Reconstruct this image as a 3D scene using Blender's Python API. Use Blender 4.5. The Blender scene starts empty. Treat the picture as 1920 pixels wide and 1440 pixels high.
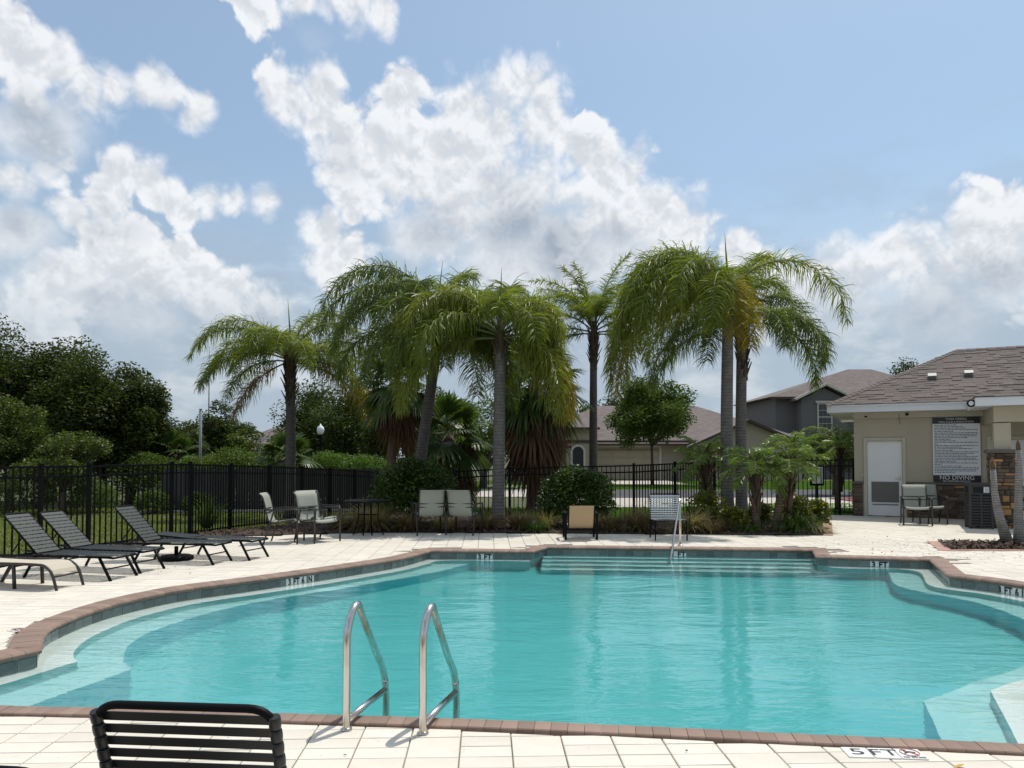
import bpy, bmesh, math, random
import numpy as np
from mathutils import Vector, Matrix
from mathutils.geometry import tessellate_polygon

random.seed(7)
rng = np.random.default_rng(7)
scene = bpy.context.scene
COL = scene.collection
R = math.radians

# ------------------------------------------------------------------ camera
cam_data = bpy.data.cameras.new("camera")
cam = bpy.data.objects.new("camera", cam_data)
COL.objects.link(cam)
cam.location = (0, 0, 1.6)
cam.rotation_euler = (R(91.6), 0, 0)
cam_data.lens = 25.99
cam_data.sensor_width = 36
cam_data.shift_y = 97.4 / 1920
cam_data.clip_start = 0.05
cam_data.clip_end = 3000
scene.camera = cam

# ------------------------------------------------------------------ light
SUN_EL, SUN_AZ = 67.0, 40.0           # azimuth clockwise from +Y
sd = Vector((math.sin(R(SUN_AZ)) * math.cos(R(SUN_EL)), math.cos(R(SUN_AZ)) * math.cos(R(SUN_EL)), math.sin(R(SUN_EL))))
sun_data = bpy.data.lights.new("sun", 'SUN')
sun_data.energy = 3.55
sun_data.angle = R(0.5)
sun_data.color = (1.0, 0.955, 0.88)
sun_data.cycles.is_caustics_light = True     # lets sunlight refract into the pool
sun = bpy.data.objects.new("sun", sun_data)
COL.objects.link(sun)
sun.rotation_euler = sd.to_track_quat('Z', 'Y').to_euler()
sun.location = (10, 10, 40)

# ------------------------------------------------------------------ sky
world = bpy.data.worlds.new("World")
scene.world = world
world.use_nodes = True


def build_sky():
    nt = world.node_tree
    nt.nodes.clear()
    L = nt.links.new

    def N(t, **kw):
        n = nt.nodes.new(t)
        for k, v in kw.items():
            setattr(n, k, v)
        return n

    def setin(sock, v):
        if hasattr(v, 'is_output') or isinstance(v, bpy.types.NodeSocket):
            L(v, sock)
        else:
            sock.default_value = v

    def M(op, a, b=0.0, c=0.0, clamp=False):
        n = N('ShaderNodeMath', operation=op, use_clamp=clamp)
        setin(n.inputs[0], a); setin(n.inputs[1], b); setin(n.inputs[2], c)
        return n.outputs[0]

    def VM(op, a, b=(0, 0, 0), s=None):
        n = N('ShaderNodeVectorMath', operation=op)
        setin(n.inputs[0], a); setin(n.inputs[1], b)
        if s is not None:
            n.inputs['Scale'].default_value = s
        return n.outputs[1] if op in ('DISTANCE', 'LENGTH', 'DOT_PRODUCT') else n.outputs[0]

    def noise(vec, scale, detail, rough, lac=2.0, dist=0.0):
        n = N('ShaderNodeTexNoise')
        n.inputs['Scale'].default_value = scale
        n.inputs['Detail'].default_value = detail
        n.inputs['Roughness'].default_value = rough
        n.inputs['Lacunarity'].default_value = lac
        n.inputs['Distortion'].default_value = dist
        L(vec, n.inputs['Vector'])
        return n

    def ramp(v, a, b):
        n = N('ShaderNodeMapRange', interpolation_type='SMOOTHSTEP')
        setin(n.inputs['Value'], v)
        n.inputs['From Min'].default_value = a
        n.inputs['From Max'].default_value = b
        return n.outputs[0]

    def mixc(f, a, b):
        n = N('ShaderNodeMix', data_type='RGBA')
        setin(n.inputs[0], f); setin(n.inputs[6], a); setin(n.inputs[7], b)
        return n.outputs[2]

    tc = N('ShaderNodeTexCoord').outputs['Generated']
    sep = N('ShaderNodeSeparateXYZ')
    L(tc, sep.inputs[0])
    az = M('MULTIPLY', M('ARCTAN2', sep.outputs[0], sep.outputs[1]), 57.2958)
    el = M('MULTIPLY', M('ARCSINE', sep.outputs[2]), 57.2958)
    comb = N('ShaderNodeCombineXYZ')
    L(az, comb.inputs[0]); L(el, comb.inputs[1])
    p0 = comb.outputs[0]                                  # (azimuth, elevation) in degrees

    # cloud heaps: azimuth, elevation, radius in degrees
    heaps = [(1.7, 26.8, 3.1), (1.7, 24.6, 3.3), (-8.9, 26.2, 2.2), (-9.9, 23.5, 3.0), (-14.8, 26.4, 2.1), (-16.9, 25.1, 2.6), (-14.7, 24.4, 2.5), (-3.6, 25.0, 3.1), (-1.3, 23.1, 4.2), (-12.7, 22.5, 3.4), (-8.3, 21.5, 4.6), (-4.6, 22.4, 4.2), (5.4, 22.7, 3.2), (8.5, 21.1, 2.8), (7.9, 18.9, 3.9), (11.1, 17.7, 3.3), (0.0, 19.1, 5.6), (-5.0, 18.3, 5.2), (4.2, 16.8, 4.8), (13.5, 16.4, 2.4), (-10.7, 21.0, 3.0),
             (-34.0, 24.4, 2.3), (-31.9, 24.9, 2.1), (-30.2, 23.6, 2.4), (-26.6, 24.8, 1.6), (-23.3, 23.8, 1.6), (-33.3, 21.7, 2.2), (-32.7, 19.8, 2.5), (-27.9, 19.4, 2.0), (-29.0, 17.5, 2.2), (-25.7, 18.7, 2.0), (-22.5, 18.1, 1.5), (-18.7, 18.0, 1.7), (-29.7, 15.1, 1.6), (-26.7, 15.5, 1.6), (-34.4, 15.0, 1.8), (-34.4, 17.5, 1.8), (-31.1, 16.2, 1.6),
             (-28.6, 24.2, 1.7), (-25.2, 24.3, 1.4), (-31.0, 22.6, 1.8), (-20.8, 18.0, 1.4), (-24.0, 17.4, 1.5), (-24.2, 13.3, 2.3), (-25.9, 12.0, 3.0), (-28.9, 11.4, 2.9), (-32.0, 11.7, 2.8), (-22.1, 11.3, 3.4), (-33.1, 8.8, 3.1), (-18.4, 10.0, 3.5), (-13.1, 14.9, 2.8), (-12.3, 18.3, 0.9), (-14.7, 17.1, 1.6),
             (22.8, 12.9, 1.9), (24.9, 11.8, 3.4), (28.3, 13.5, 3.3), (30.1, 11.2, 3.9), (32.9, 14.6, 2.9), (34.8, 15.2, 2.4), (34.3, 12.1, 3.4), (20.7, 11.4, 3.1), (17.0, 15.0, 1.6),
             (-19.4, 30.9, 2.3), (-16.6, 31.2, 2.1), (-13.2, 31.4, 2.2), (-10.0, 31.2, 1.5), (-21.2, 31.0, 1.6)]

    # the same weather carries on all round: broad noise decides where further heaps stand
    broad = noise(VM('MULTIPLY', tc, (1, 1, 2.0)), 2.3, 3, 0.5).outputs[0]
    inside = M('MULTIPLY', ramp(M('ABSOLUTE', az), 46, 36), ramp(el, 38, 31))
    broad = M('SUBTRACT', M('MULTIPLY', M('SUBTRACT', broad, 0.5), 5.0), M('MULTIPLY', inside, 3.0))

    def density(p):
        w1 = noise(p, 0.17, 2, 0.5)
        d1 = VM('SCALE', VM('SUBTRACT', w1.outputs['Color'], (.5, .5, .5)), s=2.2)
        q = VM('MULTIPLY', VM('ADD', p, d1), (1, 1, 0))
        acc = M('ADD', broad, 0.0)
        for (a, e, r) in heaps:
            dd = VM('DISTANCE', q, (a, e, 0))
            h = M('MULTIPLY_ADD', dd, -1.0 / (r * 0.98), 1.0)
            acc = M('SMOOTH_MAX', acc, h, 0.22)
        return acc

    def billow(p, step=None):
        """rounded lobes with creases between them, like heaped cumulus: (outline, relief)"""
        w = noise(p, 0.5, 1, 0.5)
        p = VM('ADD', p, VM('SCALE', VM('SUBTRACT', w.outputs['Color'], (.5, .5, .5)), s=0.9))
        acc, rel = None, None
        for sc, am, an in ((0.21, 1.05, 0.9), (0.46, 0.62, 0.7), (1.0, 0.30, 0.42), (2.1, 0.12, 0.24)):
            n = noise(VM('ADD', p, (sc * 37, sc * 11, sc * 5)), sc, 0, 0.5).outputs[0]
            v = M('SUBTRACT', M('ABSOLUTE', M('MULTIPLY_ADD', n, 2.0, -1.0)), 0.17)
            acc = M('MULTIPLY', v, am) if acc is None else M('MULTIPLY_ADD', v, am, acc)
            rel = M('MULTIPLY', v, an) if rel is None else M('MULTIPLY_ADD', v, an, rel)
        wisp = M('MULTIPLY', M('SUBTRACT', noise(p, 2.2, 5, 0.62).outputs[0], 0.5), 0.30)
        return M('ADD', acc, wisp), M('MULTIPLY_ADD', wisp, 0.6, rel)

    bA, rA = billow(p0)
    bB, rB = billow(VM('ADD', p0, (0.40, 0.85, 0)))
    hA = density(p0)
    # shaded undersides: where the heaps are deep and the sun (high, to the right) does not reach
    wb = noise(p0, 0.22, 3, 0.55)
    qb = VM('MULTIPLY', VM('ADD', p0, VM('SCALE', VM('SUBTRACT', wb.outputs['Color'], (.5, .5, .5)), s=3.5)), (0.62, 1, 0))
    under = None
    for (a, e, r, k) in [(1.0, 15.6, 5.6, 1.0), (7.5, 15.4, 3.6, .9), (-6.5, 17.0, 3.8, .8), (-1.0, 20.2, 3.0, .45), (-13.5, 21.5, 2.2, .4), (-33.0, 20.5, 4.0, .75), (-29.0, 15.6, 2.6, .5), (-34.5, 14.2, 3.4, .75), (-27.0, 9.5, 4.0, .65), (-18.5, 8.5, 4.5, .6), (30.0, 9.6, 4.2, .7), (24.0, 9.8, 3.6, .6), (34.5, 11.2, 3.6, .6), (-15.0, 28.6, 2.2, .35)]:
        dd = VM('DISTANCE', qb, (a * .62, e, 0))
        h = M('MULTIPLY', ramp(dd, r, r * .15), k)
        under = h if under is None else M('SMOOTH_MAX', under, h, 0.2)
    under = M('MAXIMUM', under, M('MULTIPLY', M('SUBTRACT', 1.0, inside), 0.35))
    dA = M('ADD', hA, M('MULTIPLY', bA, 0.80))
    edge_n = noise(VM('ADD', p0, (50, 20, 0)), 0.11, 3, 0.5).outputs[0]
    soft = M('MULTIPLY_ADD', ramp(edge_n, 0.42, 0.62), 0.55, 0.18)    # crisp in places, wispy in others
    alpha = N('ShaderNodeMapRange', interpolation_type='SMOOTHSTEP')
    L(dA, alpha.inputs['Value']); alpha.inputs['From Min'].default_value = 0.0
    L(M('MULTIPLY_ADD', under, 0.75, soft), alpha.inputs['From Max'])
    alpha = alpha.outputs[0]
    alpha = M('MAXIMUM', alpha, M('MULTIPLY', ramp(under, 0.22, 0.85), 0.9))
    finelit = M('SUBTRACT', ramp(M('SUBTRACT', rA, rB), -0.42, 0.42), 0.5)
    deep = ramp(dA, 0.10, 0.95)
    body = M('SUBTRACT', 0.93, M('MULTIPLY', under, M('MULTIPLY_ADD', deep, 0.42, 0.32)))
    body = M('SUBTRACT', body, M('MULTIPLY', deep, 0.10))
    body = M('ADD', body, M('MULTIPLY', finelit, M('MULTIPLY_ADD', under, -0.20, 0.46)), clamp=True)
    cloud = mixc(body, (0.37, 0.43, 0.51, 1), (0.93, 0.945, 0.965, 1))

    sky = N('ShaderNodeTexSky', sky_type='NISHITA')
    sky.sun_disc = False
    sky.sun_elevation = R(SUN_EL)
    sky.sun_rotation = R(SUN_AZ)
    sky.altitude = 10
    sky.air_density = 1.0
    sky.dust_density = 1.6
    sky.ozone_density = 1.5
    skyc = VM('SCALE', sky.outputs[0], s=SKY_STRENGTH)
    blue = VM('MULTIPLY', skyc, SKY_TINT)

    # damp summer air: pale veil that thickens towards the horizon
    veil_n = noise(VM('MULTIPLY', p0, (0.6, 1.3, 1)), 0.22, 6, 0.6).outputs[0]
    veil = M('MULTIPLY', ramp(M('ADD', el, M('MULTIPLY', M('SUBTRACT', veil_n, 0.5), 16.0)), 23.0, 7.0), 0.92)
    vcol = mixc(ramp(veil_n, 0.45, 0.66), (0.42, 0.505, 0.60, 1), (0.62, 0.675, 0.73, 1))
    blue = mixc(0.25, blue, (0.60, 0.67, 0.75, 1))
    base = mixc(veil, blue, vcol)
    fade = M('MULTIPLY', alpha, M('MULTIPLY_ADD', ramp(el, 14.5, 6.0), -0.62, 0.95))
    col = mixc(fade, base, cloud)
    # below the horizon: dull ground
    col = mixc(ramp(el, -1.0, -4.0), col, (0.10, 0.11, 0.08, 1))
    bg = N('ShaderNodeBackground')
    L(col, bg.inputs['Color'])
    bg.inputs['Strength'].default_value = 1.0
    out = N('ShaderNodeOutputWorld')
    L(bg.outputs[0], out.inputs[0])


SKY_STRENGTH = 0.115
SKY_TINT = (1.02, 1.22, 1.24)
build_sky()

vs = scene.view_settings
vs.view_transform = 'Standard'
vs.look = 'None'
vs.exposure = 0.0
vs.gamma = 1.0
vs.use_curve_mapping = False
scene.cycles.use_denoising = True
scene.cycles.max_bounces = 10
scene.cycles.transparent_max_bounces = 12
scene.cycles.sample_clamp_indirect = 6.0

# ------------------------------------------------------------------ helpers
def tag(o, label=None, cat=None, group=None, kind=None):
    if label: o["label"] = label
    if cat: o["category"] = cat
    if group: o["group"] = group
    if kind: o["kind"] = kind
    return o


def empty(name, loc=(0, 0, 0), rz=0.0, parent=None):
    o = bpy.data.objects.new(name, None)
    o.empty_display_size = 0.1
    COL.objects.link(o)
    o.location = loc
    o.rotation_euler = (0, 0, rz)
    if parent is not None:
        o.parent = parent
    return o


def link(name, me, parent=None, loc=None, rot=None):
    o = bpy.data.objects.new(name, me)
    COL.objects.link(o)
    if parent is not None:
        o.parent = parent
    if loc is not None:
        o.location = loc
    if rot is not None:
        o.rotation_euler = rot
    return o


def copy_tree(o, parent=None):
    c = o.copy()
    COL.objects.link(c)
    c.parent = parent
    for ch in list(o.children):
        copy_tree(ch, c)
    return c


class MB:
    """collects boxes, tubes, prisms and quads into one mesh"""

    def __init__(self):
        self.v, self.f, self.s = [], [], []

    def add(self, vs, fs, smooth=False):
        b = len(self.v)
        self.v.extend([tuple(p) for p in vs])
        for q in fs:
            self.f.append(tuple(i + b for i in q))
            self.s.append(smooth)
        return self

    def box(self, c, s, rot=None, bev=0.0):
        x, y, z = s[0] / 2, s[1] / 2, s[2] / 2
        m = Matrix.Identity(3) if rot is None else rot
        c = Vector(c)
        if bev <= 0:
            vs = [Vector((a * x, b * y, d * z)) for a in (-1, 1) for b in (-1, 1) for d in (-1, 1)]
            fs = [(0, 1, 3, 2), (4, 6, 7, 5), (0, 4, 5, 1), (2, 3, 7, 6), (0, 2, 6, 4), (1, 5, 7, 3)]
        else:
            e = min(bev, x * .9, y * .9, z * .9)
            vs = []
            for d, o in ((-z, e), (-z + e, 0), (z - e, 0), (z, e)):
                xx, yy = x - o, y - o
                k = e
                vs += [Vector(p + (d,)) for p in ((-xx + k, -yy), (xx - k, -yy), (xx, -yy + k), (xx, yy - k), (xx - k, yy), (-xx + k, yy), (-xx, yy - k), (-xx, -yy + k))]
            fs = [tuple(range(7, -1, -1)), tuple(range(24, 32))]
            for r in range(3):
                for i in range(8):
                    j = (i + 1) % 8
                    fs.append((r * 8 + i, r * 8 + j, r * 8 + 8 + j, r * 8 + 8 + i))
        return self.add([c + m @ p for p in vs], fs)

    def prism(self, pts, z0, z1):
        """extrude an (anticlockwise) outline"""
        n = len(pts)
        vs = [(p[0], p[1], z0) for p in pts] + [(p[0], p[1], z1) for p in pts]
        fs = [tuple(range(n - 1, -1, -1)), tuple(range(n, 2 * n))]
        fs += [(i, (i + 1) % n, n + (i + 1) % n, n + i) for i in range(n)]
        return self.add(vs, fs)

    def tube(self, pts, r, n=8, caps=True, flat=1.0, up=None):
        pts = [Vector(p) for p in pts]
        rs = r if isinstance(r, (list, tuple)) else [r] * len(pts)
        vs, fs = [], []
        ref = None
        for i, p in enumerate(pts):
            t = (pts[min(i + 1, len(pts) - 1)] - pts[max(i - 1, 0)]).normalized()
            if ref is None:
                a = Vector(up) if up else (Vector((0, 0, 1)) if abs(t.z) < 0.9 else Vector((1, 0, 0)))
                ref = (a - t * a.dot(t)).normalized()
            else:
                ref = (ref - t * ref.dot(t)).normalized()
            b = t.cross(ref)
            for k in range(n):
                an = 2 * math.pi * (k + .5) / n
                vs.append(p + (ref * math.cos(an) * flat + b * math.sin(an)) * rs[i])
        for i in range(len(pts) - 1):
            for k in range(n):
                k2 = (k + 1) % n
                fs.append((i * n + k, i * n + k2, (i + 1) * n + k2, (i + 1) * n + k))
        self.add(vs, fs, n > 4)
        if caps:
            b = len(self.v) - len(vs)
            self.f.append(tuple(b + k for k in range(n - 1, -1, -1))); self.s.append(False)
            self.f.append(tuple(b + (len(pts) - 1) * n + k for k in range(n))); self.s.append(False)
        return self

    def lathe(self, prof, c=(0, 0, 0), n=20):
        vs, fs = [], []
        for (r, z) in prof:
            for k in range(n):
                a = 2 * math.pi * k / n
                vs.append((c[0] + r * math.cos(a), c[1] + r * math.sin(a), c[2] + z))
        for i in range(len(prof) - 1):
            for k in range(n):
                k2 = (k + 1) % n
                fs.append((i * n + k, i * n + k2, (i + 1) * n + k2, (i + 1) * n + k))
        self.add(vs, fs, True)
        b = len(self.v) - len(vs)
        self.f.append(tuple(b + k for k in range(n - 1, -1, -1))); self.s.append(False)
        self.f.append(tuple(b + (len(prof) - 1) * n + k for k in range(n))); self.s.append(False)
        return self

    def strip(self, left, right, smooth=True):
        n = len(left)
        vs = list(left) + list(right)
        fs = [(i, i + 1, n + i + 1, n + i) for i in range(n - 1)]
        return self.add(vs, fs, smooth)

    def sheet(self, left, right, th):
        """a sling or strap: two edge lines joined, with thickness th along the normal"""
        n = len(left)
        L_, R_ = [Vector(p) for p in left], [Vector(p) for p in right]
        top, bot = [], []
        for i in range(n):
            t = L_[min(i + 1, n - 1)] - L_[max(i - 1, 0)]
            w = R_[i] - L_[i]
            nn = t.cross(w).normalized() * th / 2
            top.append((L_[i] + nn, R_[i] + nn))
            bot.append((L_[i] - nn, R_[i] - nn))
        vs = [p for a in top for p in a] + [p for a in bot for p in a]
        fs, o = [], 2 * n
        for i in range(n - 1):
            a = 2 * i
            fs += [(a, a + 2, a + 3, a + 1), (o + a, o + a + 1, o + a + 3, o + a + 2), (a, o + a, o + a + 2, a + 2), (a + 1, a + 3, o + a + 3, o + a + 1)]
        fs += [(0, 1, o + 1, o), (2 * n - 2, o + 2 * n - 2, o + 2 * n - 1, 2 * n - 1)]
        return self.add(vs, fs, False)

    def mesh(self, name, m=None):
        me = bpy.data.meshes.new(name)
        me.from_pydata(self.v, [], self.f)
        me.polygons.foreach_set("use_smooth", self.s)
        if m is not None:
            for q in (m if isinstance(m, (list, tuple)) else [m]):
                me.materials.append(q)
        me.update()
        return me

    def build(self, name, m=None, parent=None, loc=None, rot=None):
        me = self.mesh(name, m)
        bm = bmesh.new(); bm.from_mesh(me)
        bmesh.ops.recalc_face_normals(bm, faces=bm.faces)
        bm.to_mesh(me); bm.free()
        return link(name, me, parent, loc, rot)


def np_mesh(name, verts, quads, m, smooth=False):
    """fast mesh from numpy arrays; quads is (n,4) or (n,3)"""
    me = bpy.data.meshes.new(name)
    k = quads.shape[1]
    me.vertices.add(len(verts))
    me.vertices.foreach_set("co", np.ascontiguousarray(verts, dtype=np.float32).ravel())
    me.loops.add(quads.size)
    me.loops.foreach_set("vertex_index", np.ascontiguousarray(quads, dtype=np.int32).ravel())
    me.polygons.add(len(quads))
    me.polygons.foreach_set("loop_start", np.arange(0, quads.size, k, dtype=np.int32))
    me.polygons.foreach_set("loop_total", np.full(len(quads), k, dtype=np.int32))
    me.polygons.foreach_set("use_smooth", np.full(len(quads), smooth))
    me.materials.append(m)
    me.update(calc_edges=True)
    return me


def catmull(pts, step=0.15, closed=False):
    out = []
    P = [Vector(p) for p in pts]
    n = len(P)
    for i in range(n - 1 if not closed else n):
        p0 = P[(i - 1) % n] if closed or i > 0 else P[0]
        p1, p2 = P[i % n], P[(i + 1) % n]
        p3 = P[(i + 2) % n] if closed or i + 2 < n else P[-1]
        k = max(1, int((p2 - p1).length / step))
        for j in range(k):
            t = j / k
            out.append(0.5 * ((2 * p1) + (p2 - p0) * t + (2 * p0 - 5 * p1 + 4 * p2 - p3) * t * t + (3 * p1 - p0 - 3 * p2 + p3) * t ** 3))
    if not closed:
        out.append(P[-1])
    return out


def arc3(p0, p1, p2, r, n=6):
    """rounded corner at p1 between p0 and p2"""
    p0, p1, p2 = Vector(p0), Vector(p1), Vector(p2)
    a, b = p1 + (p0 - p1).normalized() * r, p1 + (p2 - p1).normalized() * r
    return [a.lerp(p1, t).lerp(p1.lerp(b, t), t) for t in [i / n for i in range(n + 1)]]


def poly_round(pts, r, n=6):
    out = [Vector(pts[0])]
    for i in range(1, len(pts) - 1):
        out += arc3(pts[i - 1], pts[i], pts[i + 1], r, n)
    return out + [Vector(pts[-1])]


# ------------------------------------------------------------------ materials
class NT:
    def __init__(self, name):
        self.m = bpy.data.materials.new(name)
        self.m.use_nodes = True
        self.nt = self.m.node_tree
        self.p = self.nt.nodes["Principled BSDF"]
        self.out = self.nt.nodes["Material Output"]

    def n(self, t, **kw):
        x = self.nt.nodes.new(t)
        for k, v in kw.items():
            setattr(x, k, v)
        return x

    def l(self, a, b):
        self.nt.links.new(a, b)

    def val(self, s, v):
        if isinstance(v, bpy.types.NodeSocket):
            self.l(v, s)
        else:
            s.default_value = v

    def noise(self, scale, detail=4, rough=.55, vec=None, stretch=None, coord='Object', dist=0):
        if vec is None:
            vec = self.n('ShaderNodeTexCoord').outputs[coord]
        if stretch:
            mp = self.n('ShaderNodeMapping'); mp.inputs['Scale'].default_value = stretch
            self.l(vec, mp.inputs['Vector']); vec = mp.outputs[0]
        x = self.n('ShaderNodeTexNoise')
        x.inputs['Scale'].default_value = scale; x.inputs['Detail'].default_value = detail
        x.inputs['Roughness'].default_value = rough; x.inputs['Distortion'].default_value = dist
        self.l(vec, x.inputs['Vector'])
        return x.outputs[0]

    def mix(self, f, a, b):
        x = self.n('ShaderNodeMix', data_type='RGBA')
        self.val(x.inputs[0], f); self.val(x.inputs[6], a); self.val(x.inputs[7], b)
        return x.outputs[2]

    def ramp(self, v, a, b, lo=0., hi=1.):
        x = self.n('ShaderNodeMapRange')
        self.val(x.inputs[0], v)
        x.inputs[1].default_value = a; x.inputs[2].default_value = b
        x.inputs[3].default_value = lo; x.inputs[4].default_value = hi
        return x.outputs[0]

    def math(self, op, a, b=0.):
        x = self.n('ShaderNodeMath', operation=op)
        self.val(x.inputs[0], a); self.val(x.inputs[1], b)
        return x.outputs[0]

    def bump(self, h, strength=.3, dist=.01):
        x = self.n('ShaderNodeBump')
        x.inputs['Strength'].default_value = strength; x.inputs['Distance'].default_value = dist
        self.val(x.inputs['Height'], h)
        self.l(x.outputs[0], self.p.inputs['Normal'])

    def island(self):
        return self.n('ShaderNodeNewGeometry').outputs['Random Per Island']

    def objrand(self):
        return self.n('ShaderNodeObjectInfo').outputs['Random']


def c4(c, k=1.0):
    return (c[0] * k, c[1] * k, c[2] * k, 1)


def mat_plain(name, col, rough=.6, var=.12, scale=6, metal=0., bump=0., spec=.5, per=None, pervar=.25, fine=0):
    """base colour with soft mottling; per = 'obj' or 'island' varies it piece by piece"""
    a = NT(name)
    f = a.noise(scale, 5, .6)
    c = a.mix(f, c4(col, 1 - var), c4(col, 1 + var))
    if per:
        r = a.objrand() if per == 'obj' else a.island()
        k = a.ramp(r, 0, 1, 1 - pervar, 1 + pervar)
        vm = a.n('ShaderNodeVectorMath', operation='SCALE')
        a.l(c, vm.inputs[0]); a.l(k, vm.inputs['Scale'])
        c = vm.outputs[0]
    a.val(a.p.inputs['Base Color'], c)
    a.p.inputs['Roughness'].default_value = rough
    a.p.inputs['Metallic'].default_value = metal
    a.p.inputs['Specular IOR Level'].default_value = spec
    if bump:
        a.bump(a.noise(fine or scale * 8, 4, .6), bump, .01)
    return a.m


def mat_leaf(name, c1, c2, c3=None, p3=.1, rough=.5, trans=.35, spec=.28):
    """leaf: colour varies leaf by leaf, light passes through it"""
    a = NT(name)
    r = a.island()
    pos = a.noise(.9, 2, .5)
    f = a.math('ADD', a.math('MULTIPLY', r, .6), a.math('MULTIPLY', a.ramp(pos, .3, .7), .4))
    c = a.mix(f, c4(c1), c4(c2))
    if c3:
        wn = a.n('ShaderNodeTexWhiteNoise', noise_dimensions='1D')
        a.l(r, wn.inputs['W'])
        c = a.mix(a.math('LESS_THAN', wn.outputs['Value'], p3), c, c4(c3))
    a.val(a.p.inputs['Base Color'], c)
    a.p.inputs['Roughness'].default_value = rough
    a.p.inputs['Specular IOR Level'].default_value = spec
    t = a.n('ShaderNodeBsdfTranslucent')
    tm = a.n('ShaderNodeVectorMath', operation='MULTIPLY')
    a.l(c, tm.inputs[0]); tm.inputs[1].default_value = (1.25, 1.35, .55)
    a.l(tm.outputs[0], t.inputs['Color'])
    mx = a.n('ShaderNodeMixShader')
    mx.inputs[0].default_value = trans
    a.l(a.p.outputs[0], mx.inputs[1]); a.l(t.outputs[0], mx.inputs[2])
    a.l(mx.outputs[0], a.out.inputs['Surface'])
    return a.m


# building, furniture and paving materials
M_paver = NT("cream_paver")
_a = M_paver
_n1 = _a.noise(3.0, 6, .65, coord='Object'); _n2 = _a.noise(60, 3, .7)
_w = _a.n('ShaderNodeNewGeometry').outputs['Position']
_n3 = _a.noise(.55, 5, .62, vec=_w)
_c = _a.mix(_a.ramp(_n1, .3, .75), (.63, .58, .49, 1), (.72, .672, .585, 1))
_c = _a.mix(_a.ramp(_n2, .58, .75, 0, .35), _c, (.44, .40, .34, 1))
_c = _a.mix(_a.ramp(_n3, .50, .70, 0, .42), _c, (.47, .425, .355, 1))
_n4 = _a.noise(2.3, 6, .7, vec=_w)
_c = _a.mix(_a.ramp(_n4, .60, .74, 0, .40), _c, (.40, .355, .295, 1))
_k = _a.ramp(_a.objrand(), 0, 1, .93, 1.05)
_k2 = _a.ramp(_a.island(), 0, 1, .95, 1.04)
_s = _a.n('ShaderNodeVectorMath', operation='SCALE'); _a.l(_c, _s.inputs[0]); _a.l(_a.math('MULTIPLY', _k, _k2), _s.inputs['Scale'])
_a.l(_s.outputs[0], _a.p.inputs['Base Color'])
_a.p.inputs['Roughness'].default_value = .85
_a.p.inputs['Specular IOR Level'].default_value = .25
_a.bump(_n2, .25, .004)
M_paver = _a.m
M_joint = mat_plain("joint_sand", (.27, .24, .195), .95, .25, 30)
M_coping = mat_plain("coping_brick", (.25, .168, .130), .8, .25, 9, bump=.35, per='obj', pervar=.16, fine=60)
M_coping_far = mat_plain("coping_brick_far", (.25, .168, .130), .8, .25, 9, bump=.3, per='island', pervar=.16, fine=60)
M_edging = mat_plain("edging_brick", (.40, .25, .195), .85, .2, 12, bump=.3, per='obj', pervar=.15)
M_tile = mat_plain("waterline_tile", (.14, .165, .155), .25, .45, 14, per='obj', pervar=.3)
M_grout = mat_plain("grout", (.42, .43, .40), .9, .15, 20)
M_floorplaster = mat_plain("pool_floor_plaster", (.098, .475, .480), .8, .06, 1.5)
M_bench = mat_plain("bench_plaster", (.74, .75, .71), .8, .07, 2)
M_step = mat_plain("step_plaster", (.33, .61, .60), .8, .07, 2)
M_riser_scatter = mat_plain("riser_plaster_scatter_light", (.18, .66, .72), .8, .06, 2)  # painted brighter than the floor to stand in for light scattered by water
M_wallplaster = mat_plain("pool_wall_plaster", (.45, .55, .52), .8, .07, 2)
M_markwhite = mat_plain("marker_white", (.72, .72, .69), .4, .05, 10)
M_markblack = mat_plain("marker_black", (.02, .02, .022), .5, .05, 10)
M_red = mat_plain("symbol_red", (.48, .17, .14), .5, .05, 10)
M_black = mat_plain("black_powder_coat", (.004, .004, .005), .5, .2, 8, spec=.12)
M_blackstrap = mat_plain("black_vinyl_strap", (.012, .012, .013), .38, .2, 10, spec=.5)
M_greystrap = mat_plain("grey_vinyl_strap", (.016, .023, .022), .5, .12, 12)
M_whitestrap = mat_plain("white_vinyl_strap", (.62, .63, .64), .5, .08, 12)
M_bronze = mat_plain("bronze_powder_coat", (.030, .026, .022), .45, .2, 8)
M_sling = mat_plain("grey_green_sling", (.32, .33, .28), .8, .07, 14, bump=.25, fine=350)
M_tansling = mat_plain("tan_sling", (.52, .355, .195), .8, .08, 14, bump=.25, fine=350)
M_beigesling = mat_plain("beige_sling", (.52, .46, .36), .8, .08, 14, bump=.25, fine=350)
M_stucco = NT("beige_stucco")
_a = M_stucco
_c = _a.mix(_a.noise(2.5, 5, .6), (.44, .39, .30, 1), (.50, .45, .35, 1))
_c = _a.mix(_a.ramp(_a.noise(3.2, 5, .65, stretch=(1, 1, .12)), .54, .74, 0, .30), _c, (.34, .295, .225, 1))
_a.l(_c, _a.p.inputs['Base Color']); _a.p.inputs['Roughness'].default_value = .9
_a.bump(_a.noise(55, 4, .7), .6, .012)
M_stucco = _a.m
M_trim = mat_plain("light_beige_trim", (.52, .485, .39), .85, .05, 3, bump=.2, fine=70)
M_white = mat_plain("white_paint", (.80, .80, .80), .5, .04, 3)
M_fascia = mat_plain("white_fascia", (.70, .72, .75), .45, .04, 2)
M_louvre = mat_plain("grey_louvre", (.22, .22, .20), .5, .06, 5)
M_signwhite = mat_plain("sign_white", (.70, .71, .74), .4, .03, 3)
M_signblack = mat_plain("sign_black", (.012, .009, .010), .4, .03, 3)
M_ink = mat_plain("sign_ink", (.10, .11, .15), .5, .03, 3)
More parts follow.
